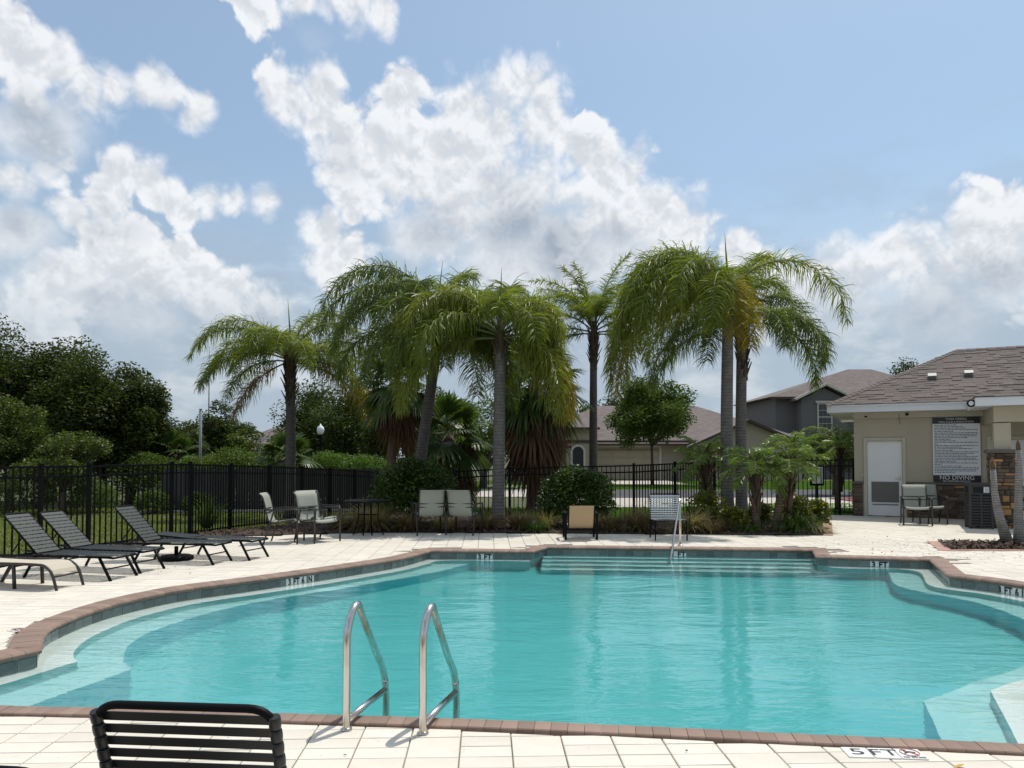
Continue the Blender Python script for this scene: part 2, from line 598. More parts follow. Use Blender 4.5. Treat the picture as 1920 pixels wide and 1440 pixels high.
M_stone = mat_plain("stone_veneer", (.12, .085, .062), .9, .35, 14, bump=.8, per='obj', pervar=.55, fine=40)
M_stonetan = mat_plain("stone_veneer_tan", (.36, .20, .085), .9, .25, 14, bump=.7, per='obj', pervar=.3, fine=40)
M_stonecap = mat_plain("stone_cap", (.13, .115, .095), .85, .2, 10, bump=.5)
M_mortar = mat_plain("mortar", (.13, .115, .10), .95, .2, 20)
M_shingle = NT("roof_shingle")
_a = M_shingle
_c = _a.mix(_a.objrand(), (.078, .064, .058, 1), (.15, .118, .108, 1))
_c = _a.mix(_a.ramp(_a.island(), 0, 1, 0, .8), _c, (.165, .135, .122, 1))
_c = _a.mix(_a.ramp(_a.noise(120, 2, .7), .4, .7, 0, .5), _c, (.07, .06, .056, 1))
_a.l(_c, _a.p.inputs['Base Color']); _a.p.inputs['Roughness'].default_value = .95
M_shingle = _a.m
M_steel = NT("stainless_steel")
_a = M_steel
_n = _a.noise(18, 4, .6, stretch=(1, 1, .25))
_a.val(_a.p.inputs['Base Color'], _a.mix(_a.ramp(_n, .45, .75), (.60, .59, .57, 1), (.42, .33, .22, 1)))
_a.p.inputs['Metallic'].default_value = 1
_a.val(_a.p.inputs['Roughness'], _a.ramp(_n, .3, .8, .12, .34))
M_steel = _a.m
M_mulch = mat_plain("mulch_ground", (.055, .036, .026), .95, .5, 25, bump=.8, fine=60)
M_chip = mat_plain("bark_chip", (.075, .045, .030), .95, .3, 25, per='island', pervar=.6)
M_soil = mat_plain("lawn_soil", (.075, .085, .030), .95, .35, 1.2, bump=.5, fine=30)
M_grass = mat_leaf("grass_blade", (.115, .165, .026), (.20, .235, .055), (.28, .24, .11), .16, .6, .3)
M_grass2 = mat_leaf("lush_grass_blade", (.075, .17, .018), (.13, .24, .03), None, 0, .6, .3)
M_asphalt = mat_plain("asphalt", (.055, .056, .058), .9, .18, 5, bump=.5, fine=90)
M_concrete = mat_plain("pale_concrete", (.44, .40, .345), .9, .10, 2, bump=.3, fine=60)
M_redmulch = mat_plain("red_mulch", (.20, .065, .055), .95, .4, 14, bump=.8, fine=30)
M_bark = mat_plain("tree_bark", (.085, .068, .052), .95, .35, 6, bump=.8, fine=25)
M_boardfence = mat_plain("weathered_board", (.052, .050, .048), .9, .3, 5, bump=.5, per='obj', pervar=.3, fine=40)


def mat_palm_trunk(name, col, ring=13., contrast=.35):
    a = NT(name)
    tc = a.n('ShaderNodeTexCoord').outputs['Object']
    sp = a.n('ShaderNodeSeparateXYZ'); a.l(tc, sp.inputs[0])
    wob = a.noise(5, 4, .6)
    z = a.math('ADD', a.math('MULTIPLY', sp.outputs[2], ring), a.math('MULTIPLY', wob, 1.2))
    fr = a.math('FRACT', z)
    line = a.ramp(fr, 0, .28)
    stain = a.noise(7, 5, .65)
    c = a.mix(a.ramp(stain, .35, .7), c4(col, .75), c4(col, 1.25))
    c = a.mix(line, c4(col, 1 - contrast * 1.5), c)
    a.l(c, a.p.inputs['Base Color'])
    a.p.inputs['Roughness'].default_value = .9
    h = a.math('ADD', a.math('MULTIPLY', line, .6), a.math('MULTIPLY', a.noise(40, 4, .7, stretch=(1, 1, .3)), .5))
    a.bump(h, .7, .02)
    return a.m


M_trunk = mat_palm_trunk("queen_palm_trunk", (.165, .150, .140))
M_trunkdark = mat_palm_trunk("dark_palm_trunk", (.115, .100, .092))
M_trunkpale = mat_palm_trunk("pale_young_trunk", (.27, .255, .235), 22, .5)
M_trunkred = mat_palm_trunk("reddish_palm_trunk", (.16, .095, .07), 20, .4)
M_trunkboot = mat_palm_trunk("booted_palm_trunk", (.13, .095, .06), 16, .6)
M_boot = mat_plain("dead_leaf_base", (.095, .062, .042), .95, .35, 10, bump=.7, per='island', pervar=.4)
M_rachis = mat_plain("frond_rib", (.12, .14, .045), .6, .15, 6)
M_rachisdry = mat_plain("dry_frond_rib", (.20, .135, .07), .8, .2, 6)
F_green = mat_leaf("queen_frond_green", (.135, .175, .028), (.255, .280, .056), None, 0, .45, .48, .32)
F_deep = mat_leaf("queen_frond_deep", (.075, .115, .024), (.165, .205, .048), None, 0, .45, .44, .35)
F_yellow = mat_leaf("queen_frond_yellowing", (.150, .185, .026), (.250, .255, .042), None, 0, .40, .46, .45)
F_gold = mat_leaf("queen_frond_golden", (.20, .17, .024), (.34, .25, .035), None, 0, .45, .42)
F_dry = mat_leaf("queen_frond_dry", (.26, .175, .09), (.34, .25, .15), None, 0, .7, .25)
F_fan = mat_leaf("fan_frond", (.045, .085, .022), (.095, .135, .035), None, 0, .4, .3)
F_skirt = mat_leaf("dead_fan_skirt", (.085, .045, .025), (.19, .115, .065), (.16, .05, .03), .25, .85, .2)
F_pygmy = mat_leaf("pygmy_date_frond", (.105, .180, .028), (.195, .270, .052), (.28, .26, .06), .10, .36, .40, .5)

# ------------------------------------------------------------------ ground
def smooth01(t):
    t = max(0.0, min(1.0, t))
    return t * t * (3 - 2 * t)


def gz(x, y):
    """height of the terrain: level round the pool, falling away gently behind the back fence"""
    left = smooth01((-1.5 - x) / 4.0)
    return -0.055 - (0.10 + 0.26 * left) * smooth01((y - 15.5) / 8.0)


segs = [
    [(-4.65, 4.84), (-3.26, 4.75), (-2.21, 4.68), (-1.45, 4.61), (-.19, 4.50), (.75, 4.39), (1.64, 4.27), (2.84, 4.12), (3.25, 4.05)],
    [(3.25, 4.05), (3.45, 4.6), (3.9, 5.5)],
    [(3.9, 5.5), (4.3, 5.7), (4.85, 5.98), (5.4, 6.4), (5.95, 7.0), (6.35, 7.7), (6.5, 8.4), (6.45, 9.0), (6.25, 9.5), (5.9, 10.0)],
    [(5.9, 10.0), (6.52, 11.53)],
    [(6.52, 11.53), (4.90, 11.89)],
    [(4.90, 11.89), (5.18, 12.72)],
    [(5.18, 12.72), (.61, 13.14)],
    [(.61, 13.14), (.32, 12.54)],
    [(.32, 12.54), (-1.40, 12.65)],
    [(-1.40, 12.65), (-1.60, 12.1), (-1.83, 11.59), (-2.16, 11.13), (-2.76, 10.37), (-3.4, 9.62), (-3.98, 9.0), (-4.27, 8.35), (-4.38, 7.77), (-4.36, 7.16), (-4.28, 6.80), (-4.08, 6.40), (-3.94, 6.17)],
    [(-3.94, 6.17), (-4.08, 5.92), (-4.65, 4.84)],
]


def sample_segs(step):
    """polyline of the pool wall with even steps; returns points and outward normals (mitred at corners)"""
    P = []
    for s in segs:
        c = catmull([(x, y, 0) for x, y in s], 0.03)
        tot = sum((c[i + 1] - c[i]).length for i in range(len(c) - 1))
        k = max(1, round(tot / step))
        d, i, acc = tot / k, 0, 0.0
        for j in range(k):
            tgt = j * d
            while i < len(c) - 2 and acc + (c[i + 1] - c[i]).length < tgt:
                acc += (c[i + 1] - c[i]).length; i += 1
            l = (c[i + 1] - c[i]).length
            P.append(c[i].lerp(c[i + 1], (tgt - acc) / l if l else 0))
    n = len(P)
    Nn = []
    for i in range(n):
        a = (P[i] - P[i - 1]).normalized(); b = (P[(i + 1) % n] - P[i]).normalized()
        na, nb = Vector((a.y, -a.x, 0)), Vector((b.y, -b.x, 0))
        m = (na + nb).normalized()
        Nn.append(m / max(0.5, m.dot(na)))
    return P, Nn


POOL, POOLN = sample_segs(0.15)


def offset_loop(P, Nn, d):
    return [p + n * d for p, n in zip(P, Nn)]


def in_poly(x, y, poly):
    c, j = False, len(poly) - 1
    for i in range(len(poly)):
        xi, yi, xj, yj = poly[i][0], poly[i][1], poly[j][0], poly[j][1]
        if (yi > y) != (yj > y) and x < (xj - xi) * (y - yi) / (yj - yi) + xi:
            c = not c
        j = i
    return c


def fill_with_hole(bm, outer, holes, z):
    loops = [[Vector((p[0], p[1], 0)) for p in l] for l in [outer] + holes]
    vs = [bm.verts.new((p.x, p.y, z)) for l in loops for p in l]
    fs = []
    for t in tessellate_polygon(loops):
        try:
            f = bm.faces.new([vs[i] for i in t])
        except ValueError:
            continue
        f.normal_update()
        if f.normal.z < 0:
            f.normal_flip()
        fs.append(f)
    return fs


HOLE = offset_loop(POOL, POOLN, 0.10)
bm = bmesh.new()
fill_with_hole(bm, [(-14, -8), (16, -8), (16, 13.8), (-14, 13.8)], [HOLE], -0.055)
xs = sorted(set([-700, -300, -150, -80, -50] + list(range(-40, 41, 2)) + [-14, 16, 50, 80, 150, 300, 700]))
ys = sorted(set([-60, -30, -8, 13.8] + [13.8 + 1.6 * k for k in range(1, 12)] + list(range(34, 80, 4)) + [100, 150, 250, 500, 1200]))
gvs = {}
for i, x in enumerate(xs):
    for j, y in enumerate(ys):
        gvs[i, j] = bm.verts.new((x, y, gz(x, y)))
for i in range(len(xs) - 1):
    for j in range(len(ys) - 1):
        if -14 <= xs[i] < 16 and -8 <= ys[j] < 13.8:
            continue
        bm.faces.new((gvs[i, j], gvs[i + 1, j], gvs[i + 1, j + 1], gvs[i, j + 1]))
me = bpy.data.meshes.new("ground")
bm.to_mesh(me); bm.free()
me.materials.append(M_soil)
tag(link("ground", me), kind="structure")

# ------------------------------------------------------------------ deck of cream pavers
DECK = [(-10.6, 0.6), (14.0, 0.6), (14.0, 17.75), (9.35, 20.25), (7.87, 20.6), (7.85, 19.8), (7.75, 18.1), (6.30, 15.02), (2.0, 15.35), (-2.5, 15.62), (-3.8, 15.4), (-4.7, 15.12), (-5.57, 14.85), (-6.4, 13.9), (-7.25, 11.3)]
TREEBED = [(7.30, 12.62), (13.6, 12.62), (13.6, 13.95), (7.85, 13.95)]
bm = bmesh.new()
fill_with_hole(bm, DECK, [HOLE, TREEBED], -0.016)
me = bpy.data.meshes.new("joint_bed")
bm.to_mesh(me); bm.free()
me.materials.append(M_joint)
deck = tag(link("pool_deck", me), kind="structure")


def clip_half(poly, p, n, d):
    """keep the part of poly with (q-p).n >= d"""
    out = []
    for i in range(len(poly)):
        a, b = poly[i], poly[(i + 1) % len(poly)]
        da = (a[0] - p.x) * n.x + (a[1] - p.y) * n.y - d
        db = (b[0] - p.x) * n.x + (b[1] - p.y) * n.y - d
        if da >= 0:
            out.append(a)
        if (da >= 0) != (db >= 0):
            t = da / (da - db)
            out.append((a[0] + (b[0] - a[0]) * t, a[1] + (b[1] - a[1]) * t))
    return out


def paver_geo(poly, z=0.0):
    """flat-topped paver with a small worn chamfer; poly is convex, anticlockwise, relative to its centre"""
    n = len(poly)
    cx = sum(p[0] for p in poly) / n; cy = sum(p[1] for p in poly) / n
    e = 0.0045
    vs = []
    for zz, k in ((z - .04, 0), (z - .004, 0), (z, e)):
        for p in poly:
            dx, dy = cx - p[0], cy - p[1]
            l = math.hypot(dx, dy) or 1
            vs.append((p[0] + dx / l * k, p[1] + dy / l * k, zz))
    fs = [tuple(range(2 * n, 3 * n))]
    for r in range(2):
        for i in range(n):
            j = (i + 1) % n
            fs.append((r * n + i, r * n + j, (r + 1) * n + j, (r + 1) * n + i))
    return vs, fs


PL = np.array([(p.x, p.y) for p in POOL])
yaw = R(2.0)
ca, sa = math.cos(yaw), math.sin(yaw)
PW, PD, GAP = 0.285, 0.1425, 0.005
GX = .0034
std = [(-PW / 2 + GX, -PD / 2 + GAP / 2), (PW / 2 - GX, -PD / 2 + GAP / 2), (PW / 2 - GX, PD / 2 - GAP / 2), (-PW / 2 + GX, PD / 2 - GAP / 2)]
sq = [(-PW / 2 + GX, -PD + GAP / 2), (PW / 2 - GX, -PD + GAP / 2), (PW / 2 - GX, PD - GAP / 2), (-PW / 2 + GX, PD - GAP / 2)]


def paver_mesh(poly):
    v, f = paver_geo(poly)
    me = bpy.data.meshes.new("paver")
    me.from_pydata(v, [], f)
    me.materials.append(M_paver)
    me.update()
    return me


STD_ME, SQ_ME = paver_mesh(std), paver_mesh(sq)
pav = []
for i in range(-40, 56):
    j = -2
    while j < 160:
        big = random.random() < .16 and j % 2 == 0
        h = 2 if big else 1
        u, w = i * PW, (j + h / 2) * PD
        j += h
        x, y = u * ca - w * sa, u * sa + w * ca
        if not (0.5 < y < 21 and -11 < x < 14.2) or not in_poly(x, y, DECK) or in_poly(x, y, TREEBED):
            continue
        base = sq if big else std
        d2 = (PL[:, 0] - x) ** 2 + (PL[:, 1] - y) ** 2
        k = int(d2.argmin())
        poly = None
        inside = in_poly(x, y, PL)
        if d2[k] < 0.5 ** 2 or inside:
            if inside and d2[k] > .3 ** 2:
                continue
            wp = [(x + a * ca - b * sa, y + a * sa + b * ca) for a, b in base]
            nn = POOLN[k].normalized()
            near = y < 5.2 and abs(x) < 4.5
            lim = (0.130 + .05 * max(0.0, 1 - abs(x - .02) / .34) if near else 0.205) + random.uniform(0, .006)
            keep = [(q[0] - PL[k][0]) * nn.x + (q[1] - PL[k][1]) * nn.y for q in wp]
            for kk in {k, (k + 2) % len(PL), (k - 2) % len(PL)}:
                n2 = POOLN[kk].normalized()
                if n2.dot(nn) > .5 or (POOL[kk] - POOL[k]).dot(nn) > 0.02:
                    wp = clip_half(wp, POOL[kk], n2, lim)
                    if len(wp) < 3:
                        break
            if len(wp) < 3:
                continue
            ar = abs(sum(wp[q][0] * wp[(q + 1) % len(wp)][1] - wp[(q + 1) % len(wp)][0] * wp[q][1] for q in range(len(wp)))) / 2
            if ar < .002:
                continue
            if ar < PW * PD * h * .93:
                poly = [((q[0] - x) * ca + (q[1] - y) * sa, -(q[0] - x) * sa + (q[1] - y) * ca) for q in wp]
        # how large it shows from the camera side of the deck
        vis = abs(x) < .72 * y + .35 and y > 3.4
        pav.append((0 if vis else 1, x * x * .15 + y * y, x, y, poly, big))
pav.sort(key=lambda t: (t[0], t[1]))
rest_v, rest_f = [], []
for idx, (_, _, x, y, poly, big) in enumerate(pav):
    z = random.uniform(-.0012, .0012)
    if idx < 300:
        me = (SQ_ME if big else STD_ME) if poly is None else paver_mesh(poly)
        link("paver", me, deck, (x, y, z), (random.gauss(0, .0022), random.gauss(0, .0022), yaw + random.gauss(0, .0025)))
    else:
        v, f = paver_geo(poly if poly else (sq if big else std))
        b = len(rest_v)
        rest_v += [(x + q[0] * ca - q[1] * sa, y + q[0] * sa + q[1] * ca, q[2] + z) for q in v]
        rest_f += [tuple(q + b for q in g) for g in f]
me = bpy.data.meshes.new("paver_field")
me.from_pydata(rest_v, [], rest_f)
me.materials.append(M_paver)
tag(link("paver_field", me, deck), kind="stuff")

# ------------------------------------------------------------------ coping bricks
coping = tag(empty("pool_coping", (0, 0, 0)), kind="structure")
CP, CN = sample_segs(0.098)
prof = [(.198, -.045), (.198, .010), (.190, .016), (.0, .016), (-.024, .010), (-.040, -.006), (-.040, -.022), (-.022, -.036), (.0, -.040)]


def coping_brick(i):
    n = len(CP)
    a, b = CP[i], CP[(i + 1) % n]
    na, nb = CN[i], CN[(i + 1) % n]
    t = (b - a).normalized() * .0014
    ks = .62 if a.y < 5.2 and abs(a.x) < 4.6 and na.y < -.5 else 1.0        # the near run is laid narrower
    vs = [a + t + na * (o * ks if o > .05 else o) + Vector((0, 0, z)) for o, z in prof] + [b - t + nb * (o * ks if o > .05 else o) + Vector((0, 0, z)) for o, z in prof]
    k = len(prof)
    fs = [tuple(range(k)), tuple(range(2 * k - 1, k - 1, -1))] + [(q, k + q, k + (q + 1) % k, (q + 1) % k) for q in range(k)]
    return vs, fs


order = sorted(range(len(CP)), key=lambda i: (0 if abs(CP[i].x) < .71 * CP[i].y + .2 else 1, CP[i].y))
rv, rf = [], []
for q, i in enumerate(order):
    vs, fs = coping_brick(i)
    dz = random.uniform(-.0015, .0015)
    if q < 300:
        c = sum(vs, Vector()) / len(vs)
        me = bpy.data.meshes.new("brick")
        me.from_pydata([v - c for v in vs], [], fs)
        bm = bmesh.new(); bm.from_mesh(me); bmesh.ops.recalc_face_normals(bm, faces=bm.faces); bm.to_mesh(me); bm.free()
        me.materials.append(M_coping)
        link("brick", me, coping, c + Vector((0, 0, dz)))
    else:
        b = len(rv)
        rv += [v + Vector((0, 0, dz)) for v in vs]
        rf += [tuple(k + b for k in g) for g in fs]
if rv:
    me = bpy.data.meshes.new("brick_run")
    me.from_pydata(rv, [], rf)
    bm = bmesh.new(); bm.from_mesh(me); bmesh.ops.recalc_face_normals(bm, faces=bm.faces); bm.to_mesh(me); bm.free()
    me.materials.append(M_coping_far)
    tag(link("brick_run", me, coping), kind="stuff")

# ------------------------------------------------------------------ pool shell
WATER_Z = -0.13
pool = MB()
n = len(POOL)
fl = lambda p: -1.05 - .055 * (12.6 - p.y)
outp = offset_loop(POOL, POOLN, .2)
wall_v, wall_f = [], []
for i in range(n):
    p, q = POOL[i], outp[i]
    wall_v += [(q.x, q.y, -.05), (p.x, p.y, -.042), (p.x, p.y, -.21), (p.x, p.y, -2.0)]
for i in range(n):
    j = (i + 1) % n
    for k in range(3):
        wall_f.append((4 * i + k, 4 * j + k, 4 * j + k + 1, 4 * i + k + 1))
pool.add(wall_v, wall_f)
me = pool.mesh("pool_wall", [M_wallplaster, M_grout])
for k, f in enumerate(me.polygons):
    f.material_index = 0 if k % 3 == 2 else 1
bm = bmesh.new(); bm.from_mesh(me); bmesh.ops.recalc_face_normals(bm, faces=bm.faces); bm.to_mesh(me); bm.free()
wall = tag(link("pool_wall", me), kind="structure")
# the recalculated side does not matter: the wall is an open sheet seen from the pool
bm = bmesh.new()
fill_with_hole(bm, [(p.x, p.y) for p in outp], [], 0)
for v in bm.verts:
    v.co.z = fl(v.co)
me = bpy.data.meshes.new("pool_floor"); bm.to_mesh(me); bm.free()
me.materials.append(M_floorplaster)
pfloor = tag(link("pool_floor", me), kind="structure")

B1L = [(.30, 12.36), (-1.12, 12.46), (-1.35, 12.1), (-1.62, 11.5), (-1.95, 11.0), (-2.55, 10.2), (-3.15, 9.52), (-3.74, 8.87), (-4.02, 8.24), (-4.10, 7.7), (-4.06, 7.1), (-3.90, 6.62), (-3.72, 6.38)]
B1L2 = [(-3.72, 6.38), (-3.92, 5.74), (-4.22, 4.95), (-4.3, 4.7)]
B1R = [(2.80, 4.0), (3.12, 4.62), (3.59, 5.60)]
B1R2 = [(3.59, 5.60), (3.97, 5.84), (4.6, 6.15), (5.15, 6.58), (5.68, 7.15), (6.05, 7.8), (6.2, 8.4), (6.16, 8.95), (5.98, 9.45), (5.66, 10.04), (6.14, 11.38), (5.05, 11.66), (5.05, 12.4)]
B2L = [(-.55, 12.7), (-.90, 12.05), (-1.28, 11.4), (-1.85, 10.7), (-2.45, 10.0), (-3.12, 9.3), (-3.55, 8.5), (-3.74, 7.75), (-3.70, 7.2), (-3.52, 6.75), (-3.28, 6.42)]
B2L2 = [(-3.28, 6.42), (-3.55, 5.55), (-3.85, 4.7)]
B2R = [(2.35, 4.0), (2.74, 4.74), (3.10, 5.62)]
B2R2 = [(3.10, 5.62), (3.75, 6.05), (4.4, 6.45), (4.85, 6.9), (5.33, 7.5), (5.65, 8.2), (5.74, 8.9), (5.66, 9.4), (5.35, 10.25), (5.80, 11.45), (5.85, 11.75)]


def bench(name, lines, closing, ztop, m):
    pts = []
    for l in lines:
        c = catmull([(x, y, 0) for x, y in l], .1)
        pts += c if not pts else c[1:]
    # keep the straight corners of the far flats crisp
    pts = [(p.x, p.y) for p in pts] + closing
    if sum(pts[i][0] * pts[(i + 1) % len(pts)][1] - pts[(i + 1) % len(pts)][0] * pts[i][1] for i in range(len(pts))) < 0:
        pts = pts[::-1]
    k = len(pts)
    bm = bmesh.new()
    top = [bm.verts.new((x, y, ztop)) for x, y in pts]
    bot = [bm.verts.new((x, y, -1.9)) for x, y in pts]
    for i in range(k):
        bm.faces.new((top[i], bot[i], bot[(i + 1) % k], top[(i + 1) % k]))
    es = [bm.edges.get((top[i], top[(i + 1) % k])) for i in range(k)]
    bmesh.ops.triangle_fill(bm, use_beauty=True, edges=es)
    bmesh.ops.recalc_face_normals(bm, faces=bm.faces)
    for f in bm.faces:
        f.material_index = 1 if abs(f.normal.z) < .5 else 0
    me = bpy.data.meshes.new(name); bm.to_mesh(me); bm.free()
    me.materials.append(m)
    me.materials.append(M_step if m is M_bench else M_riser_scatter)      # bench risers match the ledge; ledge risers carry painted scattered light
    return tag(link(name, me), kind="structure")


recv = [wall, pfloor]
recv.append(bench("pool_bench", [B1L, B1L2], [(-5.2, 4.6), (-5.2, 13.3), (.30, 13.3)], -.215, M_bench))
recv.append(bench("pool_bench", [B1R, B1R2], [(5.05, 13.3), (7.2, 13.3), (7.2, 3.9)], -.215, M_bench))
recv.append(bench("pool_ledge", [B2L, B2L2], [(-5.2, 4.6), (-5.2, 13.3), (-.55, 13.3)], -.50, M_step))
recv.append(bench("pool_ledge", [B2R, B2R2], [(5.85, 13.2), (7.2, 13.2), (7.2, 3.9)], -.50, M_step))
tv = Vector((4.57, -.42, 0)).normalized(); nv = Vector((-tv.y, tv.x, 0))
for k in range(4):
    c0 = Vector((.66, 13.12, 0)); c1 = Vector((5.16, 12.70, 0))
    d0, d1 = -.27 * (k + 1), .1
    a, b = c0 + tv * -.1, c1 + tv * .1
    P_ = [a + nv * d0, b + nv * d0, b + nv * d1, a + nv * d1]
    s = MB().prism([(p.x, p.y) for p in P_], -1.9, -.26 - .17 * k).build("pool_step", M_step)
    recv.append(tag(s, kind="structure"))
    # dark safety line let into each nosing
    e = MB().prism([(p.x, p.y) for p in (a + nv * (d0 - .004) + tv * .15, b + nv * (d0 - .004) - tv * .15, b + nv * (d0 + .04) - tv * .15, a + nv * (d0 + .04) + tv * .15)], -.31 - .17 * k, -.257 - .17 * k).build("nosing", M_tile, s)
    recv.append(e)
for o in recv:
    o.cycles.is_caustics_receiver = True

# waterline tiles, each its own
TP, TN = sample_segs(0.155)
tl = len(TP)
for i in range(tl):
    a, b = TP[i], TP[(i + 1) % tl]
    w = (b - a).length - .007
    d = (b - a).normalized()
    nn = Vector((-d.y, d.x, 0))
    c = (a + b) / 2 + nn * .004
    me = bpy.data.meshes.get("tile_%d" % round(w * 500))
    if me is None:
        me = MB().box((0, 0, 0), (w, .010, .146), bev=.003).mesh("tile_%d" % round(w * 500), M_tile)
    o = link("tile", me, wall, (c.x, c.y, -.122 + random.uniform(-.001, .001)), (0, 0, math.atan2(d.y, d.x)))
    o.cycles.is_caustics_receiver = True


# ------------------------------------------------------------------ water
def make_water():
    a = NT("pool_water")
    nt = a.nt
    nt.nodes.remove(a.p)
    g = a.n('ShaderNodeBsdfGlass')
    g.inputs['IOR'].default_value = 1.333
    g.inputs['Roughness'].default_value = 0.0
    g.inputs['Color'].default_value = (.95, .99, .99, 1)
    pos = a.n('ShaderNodeNewGeometry').outputs['Position']
    big = a.noise(1.1, 3, .5, vec=pos, stretch=(.7, 1.6, 1), dist=.4)
    mid = a.noise(4.2, 3, .55, vec=pos, stretch=(.6, 1.7, 1), dist=.8)
    fin = a.noise(17, 2, .5, vec=pos, stretch=(.5, 1.6, 1), dist=.5)
    gust = a.ramp(a.noise(.33, 3, .5, vec=pos), .38, .62, .25, 1.0)
    h = a.math('ADD', a.math('MULTIPLY', big, .55), a.math('MULTIPLY', a.math('MULTIPLY', mid, .30), gust))
    h = a.math('ADD', h, a.math('MULTIPLY', a.math('MULTIPLY', fin, .085), gust))
    bp = a.n('ShaderNodeBump')
    bp.inputs['Strength'].default_value = 1.0
    bp.inputs['Distance'].default_value = .036
    a.l(h, bp.inputs['Height'])
    a.l(bp.outputs[0], g.inputs['Normal'])
    a.l(g.outputs[0], a.out.inputs['Surface'])
    bm = bmesh.new()
    fill_with_hole(bm, [(p.x, p.y) for p in POOL], [], WATER_Z)
    me = bpy.data.meshes.new("water"); bm.to_mesh(me); bm.free()
    me.materials.append(a.m)
    me.polygons.foreach_set("use_smooth", [True] * len(me.polygons))
    o = tag(link("water", me), kind="structure")
    o.cycles.is_caustics_caster = True
    return o


water = make_water()


# ------------------------------------------------------------------ lettering
def text_mesh(name, body, size, m, parent, loc, rot, extrude=.0012, align='CENTER', spacing=1.0, sx=1.0, bold=0.0):
    cu = bpy.data.curves.new(name, 'FONT')
    cu.body = body; cu.size = size; cu.extrude = extrude
    cu.align_x = align; cu.align_y = 'CENTER'; cu.space_character = spacing
    cu.resolution_u = 3
    cu.offset = bold
    tmp = bpy.data.objects.new(name + "_source", cu)
    COL.objects.link(tmp)
    dg = bpy.context.evaluated_depsgraph_get()
    me = bpy.data.meshes.new_from_object(tmp.evaluated_get(dg))
    bpy.data.objects.remove(tmp); bpy.data.curves.remove(cu)
    me.materials.clear(); me.materials.append(m)
    me.name = name
    o = link(name, me, parent, loc, rot)
    o.scale = (sx, 1, 1)
    return o


def wall_marker(x0, y0, words, width, label):
    """white tile set in the waterline band, black lettering; x0,y0 near the wall"""
    i = min(range(tl), key=lambda k: (TP[k].x - x0) ** 2 + (TP[k].y - y0) ** 2)
    d = (TP[(i + 1) % tl] - TP[i - 1]).normalized()
    nn = Vector((-d.y, d.x, 0))
    c = TP[i] + nn * .012
    root = empty("depth_marker", (c.x, c.y, -.11), math.atan2(-d.y, -d.x))
    tag(root, label, "depth marker", "depth markers on the waterline tiles")
    MB().box((0, 0, 0), (width, .008, .125), bev=.002).build("plate", M_markwhite, root)
    tx = text_mesh("lettering", words, .125, M_markblack, root, (0, -.0046, .006), (R(90), 0, 0), spacing=1.15, bold=.0065)
    tx.scale.x = width * .86 / max(.01, max(v.co.x for v in tx.data.vertices) - min(v.co.x for v in tx.data.vertices))
    return root


wall_marker(-2.86, 10.24, "3 FT 6 IN", .44, "three foot six inch depth marker on the left curve of the pool")
wall_marker(-.49, 12.6, "3 FT", .27, "three foot depth marker on the far wall left of the steps")
wall_marker(2.95, 12.93, "1 FT", .27, "one foot depth marker above the entry steps behind the handrail")
wall_marker(5.75, 11.7, "3 FT", .27, "three foot depth marker on the far wall right of the steps")
wall_marker(6.28, 9.42, "3 FT 6 IN", .44, "three foot six inch depth marker on the right curve of the pool")


def deck_marker(x, y, rz, label, words=True, sz=.138):
    root = empty("deck_marker", (x, y, .004), rz)
    tag(root, label, "depth marker")
    off = [-sz, 0, sz] if words else [0]
    for k, o in enumerate(off):
        MB().box((o, 0, 0), (sz - .006, sz - .006, .008), bev=.002).build("tile", M_markwhite, root)
    if words:
        text_mesh("lettering", "5", .115, M_markblack, root, (-sz, 0, .0046), (0, 0, 0), sx=1.5)
        text_mesh("lettering", "FT", .115, M_markblack, root, (0, 0, .0046), (0, 0, 0), sx=1.25)
    o = off[-1]
    s = MB()
    ring = [(o + .048 * math.cos(t), .012 + .048 * math.sin(t), .0052) for t in [2 * math.pi * k / 24 for k in range(25)]]
    s.tube(ring, .0035, 4)
    s.tube([(o - .034, .046, .0056), (o + .034, -.022, .0056)], .0035, 4)
    s.build("no_diving_ring", M_red, root)
    f = MB()
    f.tube([(o - .03, -.002, .0050), (o + .0, .02, .0050), (o + .028, .006, .0050)], .005, 4)
    f.tube([(o - .022, .026, .0050), (o - .018, .03, .0050)], .007, 5)
    f.build("diver_symbol", M_markblack, root)
    text_mesh("lettering", "NO DIVING", .026, M_markblack, root, (o, -.052, .0046), (0, 0, 0), sx=.85)
    return root


deck_marker(2.0, 4.022, R(-4.5), "five foot depth and no diving tiles set in the near pavers")
deck_marker(-4.55, 6.86, R(62), "no diving tile set in the deck beside the left pool curve", False)

